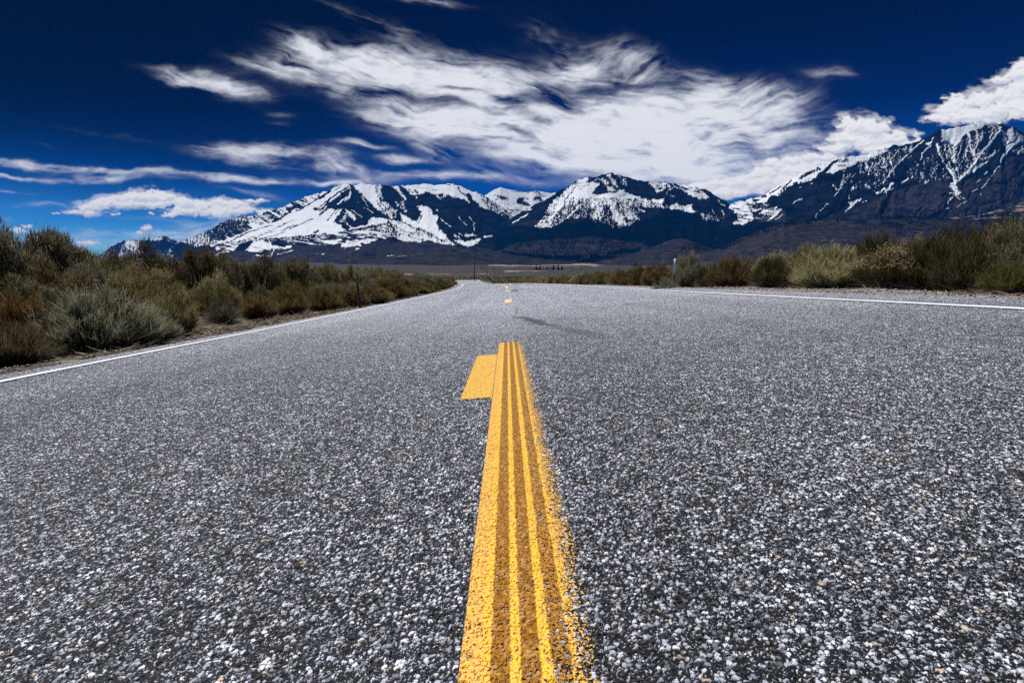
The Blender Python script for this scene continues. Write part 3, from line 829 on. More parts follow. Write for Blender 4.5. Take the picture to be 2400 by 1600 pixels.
# the big massif on the left
RIDGE_A = [(405, 575), (424, 565)] + [tuple(p) for p in conv('1', [(330, 850), (430, 810), (490, 765), (560, 745), (660, 680), (745, 640), (860, 605), (940, 575), (1060, 565), (1130, 562), (1250, 530), (1400, 490),
          (1550, 440), (1700, 370), (1850, 300), (2000, 265), (2200, 215)])] + [tuple(p) for p in conv('2', [(130, 185), (270, 112), (370, 106), (420, 125), (510, 105), (620, 125), (760, 123), (860, 133), (1000, 140),
          (1100, 130), (1300, 110), (1400, 122), (1560, 105), (1650, 113), (1750, 150), (1850, 195), (1950, 230), (2050, 275), (2150, 340), (2250, 400), (2330, 470)])] + [(1215, 520), (1240, 550)]
SNOW_A = [
    ('1', .97, [(560, 960), (800, 870), (1050, 780), (1110, 740), (1080, 640), (1130, 545), (1260, 520), (1400, 480), (1700, 360), (2000, 250), (2200, 200), (2352, 130), (2352, 830), (2100, 830), (1900, 840), (1500, 870), (1150, 890), (900, 950), (700, 965)]),
    ('1', .40, [(130, 915), (430, 800), (560, 735), (860, 595), (1110, 550), (1140, 600), (1060, 650), (1110, 740), (1000, 800), (830, 860), (560, 960), (330, 980)]),
    ('1', .18, [(480, 790), (700, 680), (860, 615), (1080, 650), (1105, 750), (960, 800), (700, 880), (560, 900)]),
    ('1', .45, [(1130, 560), (1300, 520), (1700, 370), (2000, 265), (2100, 290), (1900, 420), (1600, 560), (1400, 660), (1200, 700), (1110, 660)]),
    ('1', .10, 30, [(1400, 650), (1560, 560), (1640, 520)]), ('1', .05, 26, [(1740, 500), (1900, 410), (2150, 250), (2260, 205)]), ('1', .12, 60, [(1620, 480), (1760, 430)]), ('1', .2, 40, [(1290, 530), (1440, 490)]),
    ('1', .05, 20, [(1640, 745), (1960, 600)]), ('1', .05, 14, [(1150, 880), (1400, 760), (1690, 620)]), ('1', .05, 20, [(820, 910), (1130, 770), (1400, 690)]), ('1', .1, 10, [(900, 930), (1300, 790), (1500, 690)]),
    ('1', .05, 16, [(1200, 890), (1400, 840), (1570, 785)]), ('1', .1, 12, [(600, 962), (850, 920), (1100, 885)]), ('1', .1, 12, [(1000, 920), (1250, 830), (1420, 770)]), ('1', .15, 14, [(1500, 780), (1700, 690)]),
    ('1', .15, 16, [(1250, 890), (1700, 850), (2000, 830)]), ('1', .18, [(1950, 460), (2150, 380), (2352, 330), (2352, 450), (2100, 470), (1980, 500)]), ('1', .15, 24, [(2050, 540), (2200, 450)]), ('1', .15, 18, [(2150, 640), (2250, 500)]),
    ('1', .25, 40, [(1990, 800), (2120, 730)]),
    ('1', .30, [(560, 965), (1150, 890), (1900, 845), (2352, 790), (2352, 960), (1700, 960), (1380, 940), (1100, 900), (700, 1000)]),
    ('1', .80, [(1130, 920), (1230, 900), (1380, 940), (1400, 1000), (1300, 1040), (1130, 1050), (1040, 1040)]), ('1', .72, [(620, 1110), (800, 990), (900, 950), (940, 980), (800, 1070), (700, 1080)]),
    ('1', .85, [(1380, 980), (1540, 990), (1680, 970), (1650, 1010), (1430, 1030)]), ('1', .9, 16, [(1430, 1040), (1350, 1160)]), ('1', .8, 12, [(1375, 980), (1360, 1110)]), ('1', .7, 18, [(1180, 1105), (1340, 1115)]), ('1', .85, 14, [(1480, 1090), (1600, 1065), (1690, 1040)]),
    ('1', .7, 50, [(640, 1010), (760, 980)]), ('1', .6, 40, [(700, 1000), (560, 960)]), ('1', .6, [(2050, 930), (2352, 880), (2352, 940), (2200, 940), (2040, 960)]), ('1', .8, 12, [(2020, 1080), (2060, 1080)]), ('1', .8, 14, [(2090, 1090), (2130, 1090)]),
    ('2', .90, [(0, 350), (0, 720), (150, 690), (320, 680), (150, 570), (280, 430), (300, 400), (200, 330), (350, 250), (380, 95), (270, 95), (130, 175), (0, 220)]),
    ('2', .05, 34, [(0, 290), (130, 190)]), ('2', .1, 14, [(170, 210), (270, 120)]), ('2', .1, 24, [(0, 380), (180, 250), (350, 140)]), ('2', .15, 34, [(0, 430), (100, 360), (200, 330), (280, 270)]), ('2', .1, 14, [(90, 560), (230, 380)]), ('2', .2, 30, [(0, 480), (110, 400)]),
    ('2', .1, 16, [(200, 470), (260, 380)]), ('2', .12, [(60, 330), (300, 200), (360, 160), (380, 250), (300, 400), (200, 420), (100, 400)]), ('2', .85, 26, [(320, 330), (380, 210)]), ('2', .8, 22, [(120, 330), (240, 230)]), ('2', .8, 20, [(210, 360), (330, 270)]),
    ('2', .02, [(375, 108), (470, 220), (620, 340), (740, 450), (870, 480), (870, 540), (760, 530), (640, 520), (560, 590), (530, 620), (430, 640), (340, 680), (170, 560), (280, 430), (320, 330), (390, 250)]),
    ('2', .85, [(300, 430), (330, 410), (440, 530), (430, 560), (310, 450)]), ('2', .60, [(250, 560), (290, 450), (320, 480), (300, 610), (240, 570)]), ('2', .55, 16, [(480, 220), (540, 300), (580, 390)]), ('2', .6, 12, [(390, 430), (520, 520)]), ('2', .6, 12, [(540, 400), (640, 460)]),
    ('2', .6, 20, [(330, 590), (370, 640)]), ('2', .5, 14, [(450, 300), (470, 340)]),
    ('2', .92, [(390, 105), (510, 95), (700, 115), (690, 200), (740, 250), (740, 320), (830, 350), (900, 400), (930, 470), (880, 530), (840, 480), (740, 450), (620, 330), (480, 210)]),
    ('2', .48, [(690, 320), (830, 340), (930, 430), (930, 520), (860, 540), (830, 450), (740, 440)]), ('2', .45, [(660, 110), (790, 110), (780, 300), (700, 280), (680, 200)]),
    ('2', .97, [(560, 620), (600, 560), (640, 520), (740, 530), (850, 550), (800, 590), (640, 610), (450, 660), (440, 640), (530, 620)]), ('2', .92, 30, [(350, 680), (400, 650), (450, 655)]),
    ('2', .05, [(770, 125), (870, 130), (960, 200), (1050, 270), (1040, 310), (960, 380), (950, 430), (870, 380), (780, 300), (750, 220)]), ('2', .5, 24, [(930, 330), (960, 420), (900, 480)]),
    ('2', .93, [(880, 130), (960, 130), (1000, 230), (1040, 260), (1060, 300), (990, 360), (960, 400), (950, 380), (1035, 300), (960, 200)]), ('2', .15, 34, [(970, 150), (1010, 220)]),
    ('2', .99, [(1000, 130), (1100, 120), (1300, 95), (1560, 95), (1700, 105), (1850, 175), (1950, 225), (2090, 440), (1870, 360), (1700, 280), (1500, 230), (1400, 240), (1300, 200), (1240, 230), (1180, 250), (1100, 230), (1080, 180), (1030, 160)]),
    ('2', .1, 22, [(1700, 150), (1720, 200), (1770, 250)]), ('2', .05, 60, [(1815, 250), (1850, 320), (1920, 370)]), ('2', .2, 7, [(1150, 150), (1300, 165), (1450, 195)]), ('2', .2, 7, [(1200, 140), (1290, 160)]), ('2', .15, 14, [(1500, 112), (1600, 118)]), ('2', .2, 26, [(1100, 185), (1140, 220)]), ('2', .3, 26, [(1160, 190), (1190, 225)]),
    ('2', .03, [(1035, 175), (1100, 260), (1240, 240), (1300, 210), (1420, 250), (1550, 250), (1700, 290), (1860, 360), (2080, 435), (2200, 500), (2352, 560), (2352, 900), (1980, 800), (1900, 720), (1700, 740), (1540, 740), (1430, 620), (1440, 500), (1370, 480), (1350, 390), (1190, 380), (1240, 480), (1190, 570), (1120, 560), (960, 450), (950, 400), (1060, 300)]),
    ('2', .42, 30, [(1420, 250), (1480, 290), (1530, 250)]), ('2', .4, 26, [(1150, 250), (1190, 280)]), ('2', .4, 60, [(1000, 370), (1050, 430)]),
    ('2', .38, [(1930, 215), (2050, 265), (2250, 390), (2352, 460), (2352, 560), (2200, 480), (2080, 430)]), ('2', .6, 20, [(2130, 330), (2220, 400)]), ('2', .6, 30, [(2250, 450), (2352, 520)]),
    ('2', .99, [(1190, 375), (1280, 385), (1340, 400), (1360, 440), (1370, 480), (1440, 510), (1420, 600), (1450, 660), (1540, 740), (1560, 780), (1500, 790), (1300, 680), (1220, 650), (1180, 590), (1240, 500), (1230, 440)]),
    ('2', .1, 12, [(1340, 420), (1340, 450)]), ('2', .2, 16, [(1250, 500), (1210, 600)]), ('2', .95, [(970, 460), (1050, 510), (1120, 560), (1190, 575), (1220, 640), (1180, 650), (1000, 560)]),
    ('2', .72, [(850, 560), (960, 560), (1050, 600), (1150, 650), (1220, 660), (1350, 740), (1460, 790), (1540, 830), (1680, 860), (1420, 830), (1330, 790), (1200, 820), (1010, 810), (930, 770), (1000, 700), (880, 600)]),
    ('2', .1, 12, [(900, 610), (1050, 700), (1150, 710), (1210, 655)]), ('2', .15, 14, [(960, 560), (1160, 650)]), ('2', .1, 10, [(1000, 720), (1150, 770), (1270, 800)]), ('2', .3, 40, [(1240, 660), (1350, 740)]),
    ('2', .45, [(320, 690), (560, 640), (850, 600), (1000, 700), (930, 770), (700, 760), (300, 770), (0, 760), (0, 720)]), ('2', .1, 26, [(330, 690), (560, 650), (700, 620)]),
    ('2', .85, 16, [(380, 715), (560, 695), (700, 692)]), ('2', .7, 14, [(280, 760), (440, 760)]), ('2', .8, 12, [(700, 740), (810, 780)]), ('2', .82, [(100, 800), (250, 785), (230, 830), (120, 835)]), ('2', .78, [(260, 840), (350, 795), (520, 805), (500, 860), (270, 885)]),
    ('2', .65, [(520, 785), (700, 785), (600, 835), (520, 835)]), ('2', .9, 18, [(430, 915), (480, 895)]), ('2', .8, 8, [(300, 905), (320, 905)]), ('2', .9, 10, [(30, 970), (65, 970)]), ('2', .8, 8, [(100, 980), (125, 980)]), ('2', .95, 9, [(822, 999), (902, 984)]), ('2', .7, 10, [(360, 945), (385, 945)]), ('2', .5, 40, [(0, 840), (60, 810)]),
    ('2', .97, [(1720, 790), (1800, 820), (1980, 770), (1900, 850), (1830, 870), (1760, 860), (1650, 800)]), ('2', .85, [(1780, 750), (1810, 715), (1930, 740), (1800, 765)]), ('2', .97, 26, [(2020, 762), (2098, 742)]), ('2', .65, [(1560, 780), (1660, 850), (1500, 830)]), ('2', .5, 30, [(1640, 740), (1700, 760)]),
    ('2', .62, 10, [(1690, 490), (1740, 560), (1790, 610)]), ('2', .75, 12, [(1820, 510), (1870, 580), (1890, 620), (1893, 690)]), ('2', .5, 14, [(1480, 540), (1600, 640)]), ('2', .45, 16, [(1430, 430), (1450, 440)]), ('2', .6, 14, [(1750, 740), (1700, 720)]),
]
BROWN_A = [('1', 1.0, [(400, 1500), (540, 1050), (700, 1010), (900, 1050), (1100, 1060), (1300, 1050), (1700, 970), (2352, 950), (2352, 1600)]),
           ('2', 1.0, [(-20, 840), (300, 890), (600, 850), (700, 800), (1000, 830), (1250, 800), (1340, 790), (1420, 840), (1700, 880), (1900, 880), (2352, 960), (2352, 1400), (-20, 1400)]), ('2', .5, [(0, 720), (320, 690), (600, 640), (950, 770), (700, 830), (0, 850)])]
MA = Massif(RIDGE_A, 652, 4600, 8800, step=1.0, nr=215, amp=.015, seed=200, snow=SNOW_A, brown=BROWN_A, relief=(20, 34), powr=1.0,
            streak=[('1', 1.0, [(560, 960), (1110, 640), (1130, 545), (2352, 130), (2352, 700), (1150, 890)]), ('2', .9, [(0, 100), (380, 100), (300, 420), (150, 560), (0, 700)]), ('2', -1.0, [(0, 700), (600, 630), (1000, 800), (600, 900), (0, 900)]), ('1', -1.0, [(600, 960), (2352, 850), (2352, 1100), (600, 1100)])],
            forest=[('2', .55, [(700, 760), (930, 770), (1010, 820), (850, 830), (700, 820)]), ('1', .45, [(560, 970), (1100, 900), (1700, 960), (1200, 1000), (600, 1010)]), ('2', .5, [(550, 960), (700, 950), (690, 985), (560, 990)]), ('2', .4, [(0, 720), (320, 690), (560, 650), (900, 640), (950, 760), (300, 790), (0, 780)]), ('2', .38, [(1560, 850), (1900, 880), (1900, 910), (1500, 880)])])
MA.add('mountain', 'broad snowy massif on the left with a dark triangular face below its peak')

# white peak seen in the gap
M3 = Massif([(1105, 470)] + [tuple(p) for p in conv('3', [(-60, 420), (0, 380), (60, 345), (140, 313), (200, 325), (270, 345), (320, 350), (480, 380), (560, 380), (680, 358), (780, 378), (860, 390), (940, 393), (1100, 420)])], 560, 9200, 10400, amp=.010, seed=300, nr=90, base=1.05, relief=(24, 30), jag=.5,
       snow=[('3', .02, [(60, 420), (120, 412), (200, 440), (275, 475), (180, 495)]), ('3', .05, [(355, 490), (420, 460), (490, 455), (470, 510), (540, 520), (600, 570), (560, 590), (370, 540)]), ('3', .05, [(615, 495), (640, 450), (700, 430), (740, 450), (775, 505), (640, 500)]), ('3', .1, [(590, 372), (700, 358), (790, 450), (760, 440), (700, 390)]),
             ('3', .1, [(500, 460), (540, 455), (585, 490), (530, 495)]), ('3', .05, 16, [(310, 352), (400, 372), (560, 385)]), ('3', .3, 26, [(250, 632), (380, 650), (480, 655)]), ('3', .4, 12, [(180, 545), (360, 550)]), ('3', .3, 30, [(480, 560), (560, 580)])])
M3.add('mountain', 'white snow peak in the gap between the two middle mountains')

# the middle mountain
RIDGE_B = [(1085, 592), (1108, 577), (1129, 560), (1150, 549)] + [tuple(p) for p in conv('3', [(200, 830), (300, 765), (420, 690), (560, 620), (640, 560), (780, 500), (900, 430), (1000, 370), (1100, 320), (1160, 280), (1220, 240), (1290, 195), (1420, 155), (1550, 150), (1680, 115), (1780, 98), (1900, 130), (2000, 160), (2130, 190)])] + \
          [tuple(p) for p in conv('4', [(290, 210), (450, 225), (560, 230), (690, 211), (740, 245), (820, 255), (1010, 318), (1110, 303), (1200, 333), (1300, 333), (1370, 390), (1480, 470), (1560, 510), (1640, 560), (1700, 640), (1760, 740), (1900, 900)])]
SNOW_B = [
    ('3', .26, [(660, 880), (820, 640), (950, 480), (1160, 290), (1300, 200), (1500, 200), (1500, 760), (1100, 780), (900, 900), (700, 920)]),
    ('3', .24, [(1450, 560), (2195, 480), (2195, 780), (2100, 860), (1900, 900), (1500, 800)]),
    ('3', .55, [(820, 640), (950, 480), (1200, 430), (1500, 480), (1650, 560), (1500, 600), (1300, 560), (1100, 560), (1000, 640), (860, 680)]), ('3', .62, [(1300, 440), (1500, 440), (2000, 430), (2195, 470), (2195, 540), (2000, 530), (1900, 600), (1750, 560), (1600, 560), (1400, 530)]),
    ('3', .97, [(1210, 265), (1500, 235), (1610, 240), (1580, 300), (1500, 390), (1560, 420), (1700, 395), (1850, 385), (1960, 345), (1990, 400), (2195, 455), (2195, 480), (2000, 460), (1800, 460), (1500, 460), (1350, 460), (1230, 430), (1080, 500), (1150, 380)]),
    ('3', .75, [(1160, 290), (1250, 255), (1180, 390), (1060, 560), (960, 680), (880, 660), (950, 520)]), ('3', .97, 34, [(1240, 300), (1100, 500), (980, 640), (920, 730)]), ('3', .97, 26, [(920, 730), (840, 775), (740, 810)]), ('3', .05, 18, [(1240, 300), (1150, 430), (1080, 530)]), ('3', .1, 14, [(1130, 300), (1000, 410)]),
    ('3', .7, 26, [(830, 820), (940, 790)]), ('3', .45, [(660, 880), (760, 800), (940, 760), (980, 800), (850, 890)]), ('3', .8, 20, [(1290, 580), (1220, 660), (1120, 760)]), ('3', .15, 16, [(1220, 255), (1330, 300), (1450, 265)]), ('3', .3, 20, [(1300, 320), (1330, 350)]),
    ('3', .62, [(1490, 690), (1560, 600), (1640, 610), (1660, 700), (1640, 760), (1500, 770)]), ('3', .88, [(1740, 580), (1800, 590), (1860, 650), (1960, 760), (2000, 850), (1880, 840), (1800, 770), (1790, 680)]), ('3', .65, [(1930, 560), (2050, 600), (2060, 680), (2160, 770), (2080, 800), (1960, 700)]),
    ('3', .85, 26, [(1880, 420), (1930, 520), (1955, 620)]), ('3', .8, 30, [(1800, 470), (1810, 540), (1830, 640)]), ('3', .6, 26, [(1590, 500), (1580, 620)]), ('3', .8, 16, [(1990, 850), (2060, 830)]), ('3', .85, 12, [(1790, 905), (1805, 870)]), ('3', .05, [(1850, 540), (1930, 530), (1960, 660), (1880, 640)]), ('3', .02, [(1960, 720), (2010, 690), (2090, 800), (2010, 830)]),
    ('3', .10, [(1490, 400), (1560, 310), (1590, 240), (1760, 240), (1880, 300), (1750, 290), (1700, 340), (1740, 380), (1560, 415)]), ('3', .06, [(1980, 300), (2195, 200), (2195, 455), (1990, 395)]),
    ('3', .12, [(1420, 140), (1900, 90), (2000, 150), (1900, 300), (1720, 250), (1450, 230)]), ('3', .97, [(1685, 118), (1775, 105), (1760, 150), (1700, 152)]), ('3', .6, [(1650, 190), (1700, 195), (1730, 245), (1650, 235)]), ('3', .75, [(1740, 180), (1800, 175), (1870, 300), (1830, 290)]), ('3', .55, [(1900, 180), (2010, 190), (2010, 310), (1930, 270)]), ('3', .85, [(1270, 200), (1420, 160), (1450, 200), (1300, 245)]), ('3', .5, [(1540, 200), (1650, 170), (1660, 220)]), ('3', .8, 16, [(1860, 130), (1900, 165)]),
    ('3', .85, [(1720, 300), (1810, 310), (1840, 360), (1740, 370)]),
    ('3', .12, 40, [(500, 690), (300, 840)]), ('3', .85, 22, [(330, 830), (430, 770), (550, 700)]), ('3', .7, 20, [(500, 650), (600, 630)]),
    ('4', .05, [(110, 150), (480, 220), (540, 400), (680, 480), (1100, 480), (1400, 400), (1640, 560), (1760, 760), (1700, 850), (1100, 690), (450, 500), (110, 410)]),
    ('4', .60, [(440, 228), (700, 222), (700, 290), (560, 345), (520, 330)]), ('4', .95, [(535, 360), (660, 333), (640, 370), (560, 388)]), ('4', .85, 30, [(710, 245), (750, 300)]), ('4', .85, 14, [(800, 310), (740, 350), (708, 412)]), ('4', .4, 60, [(640, 270), (680, 290)]),
    ('4', .95, [(945, 352), (1150, 378), (1300, 465), (1200, 440), (1090, 450), (980, 380)]), ('4', .75, [(1150, 395), (1290, 460), (1180, 490)]), ('4', .95, [(1020, 328), (1110, 306), (1200, 350), (1100, 352)]), ('4', .9, 16, [(800, 278), (880, 310), (970, 345)]), ('4', .9, 12, [(880, 268), (1010, 325)]), ('4', .65, 40, [(1200, 375), (1320, 445)]), ('4', .05, 12, [(1140, 362), (1220, 385), (1290, 430)]), ('4', .8, 14, [(950, 350), (980, 390)]),
    ('4', .96, [(460, 505), (540, 480), (600, 490), (668, 483), (620, 562), (500, 522)]), ('4', .78, [(735, 600), (850, 535), (945, 590), (930, 645), (780, 622)]), ('4', .93, [(940, 590), (1060, 575), (1080, 640), (1130, 675), (950, 652)]), ('4', .6, 14, [(680, 540), (730, 600)]), ('4', .6, 10, [(365, 460), (430, 495)]), ('4', .5, 26, [(780, 420), (820, 450)]),
    ('4', .85, [(0, 345), (80, 345), (100, 395), (250, 445), (400, 488), (510, 555), (350, 535), (250, 490), (100, 470), (0, 490)]), ('4', .45, [(0, 490), (250, 480), (620, 560), (720, 605), (400, 610), (200, 560), (100, 650), (0, 650)]), ('4', .55, [(70, 640), (180, 640), (300, 775), (180, 795), (60, 700)]), ('4', .6, 30, [(310, 640), (360, 660)]), ('4', .85, 26, [(30, 720), (110, 850)]),
    ('4', .75, 11, [(1380, 630), (1400, 680), (1445, 722)]), ('4', .6, 22, [(1500, 640), (1560, 725)]), ('4', .62, 26, [(1470, 510), (1550, 580)]), ('4', .5, 12, [(1310, 620), (1330, 680)]), ('4', .6, 8, [(1620, 630), (1680, 690)]), ('4', .35, [(1150, 660), (1250, 700), (1600, 760), (1560, 810), (1250, 790)]),
]
MB = Massif(RIDGE_B, 632, 4700, 7400, step=1.0, nr=215, amp=.013, seed=400, snow=SNOW_B, relief=(22, 38), powr=1.05, lean=.12,
            brown=[('3', .95, [(60, 1250), (350, 1130), (900, 1080), (1500, 1040), (2195, 1150), (2195, 1400), (60, 1400)]), ('4', .9, [(-300, 1100), (0, 1060), (250, 1100), (420, 1180), (300, 1330), (-300, 1400)]), ('3', .45, [(300, 840), (760, 780), (960, 700), (700, 900), (400, 1000)]), ('3', .5, [(1960, 720), (2010, 690), (2100, 800), (2010, 830)])],
            forest=[('3', .95, [(60, 1250), (0, 900), (900, 860), (1500, 800), (2195, 850), (2195, 1130), (1500, 1030), (900, 1070), (400, 1110)]), ('4', .95, [(-100, 850), (300, 860), (700, 600), (1200, 700), (1700, 830), (1950, 850), (1600, 1250), (1100, 1180), (900, 1060), (500, 1180), (250, 1090), (-100, 1060)]),
                    ('3', .38, [(350, 1130), (900, 1080), (1500, 1040), (2195, 1150), (2195, 1310), (1400, 1310), (350, 1260)]), ('3', .92, [(180, 1235), (500, 1280), (900, 1310), (1500, 1300), (1950, 1330), (1980, 1400), (800, 1390), (400, 1330), (150, 1270)]), ('3', .8, [(1500, 1270), (2195, 1190), (2195, 1260), (1800, 1300)])])
MB.add('mountain', 'dark forested mountain in the middle with a snow dome and avalanche chutes')

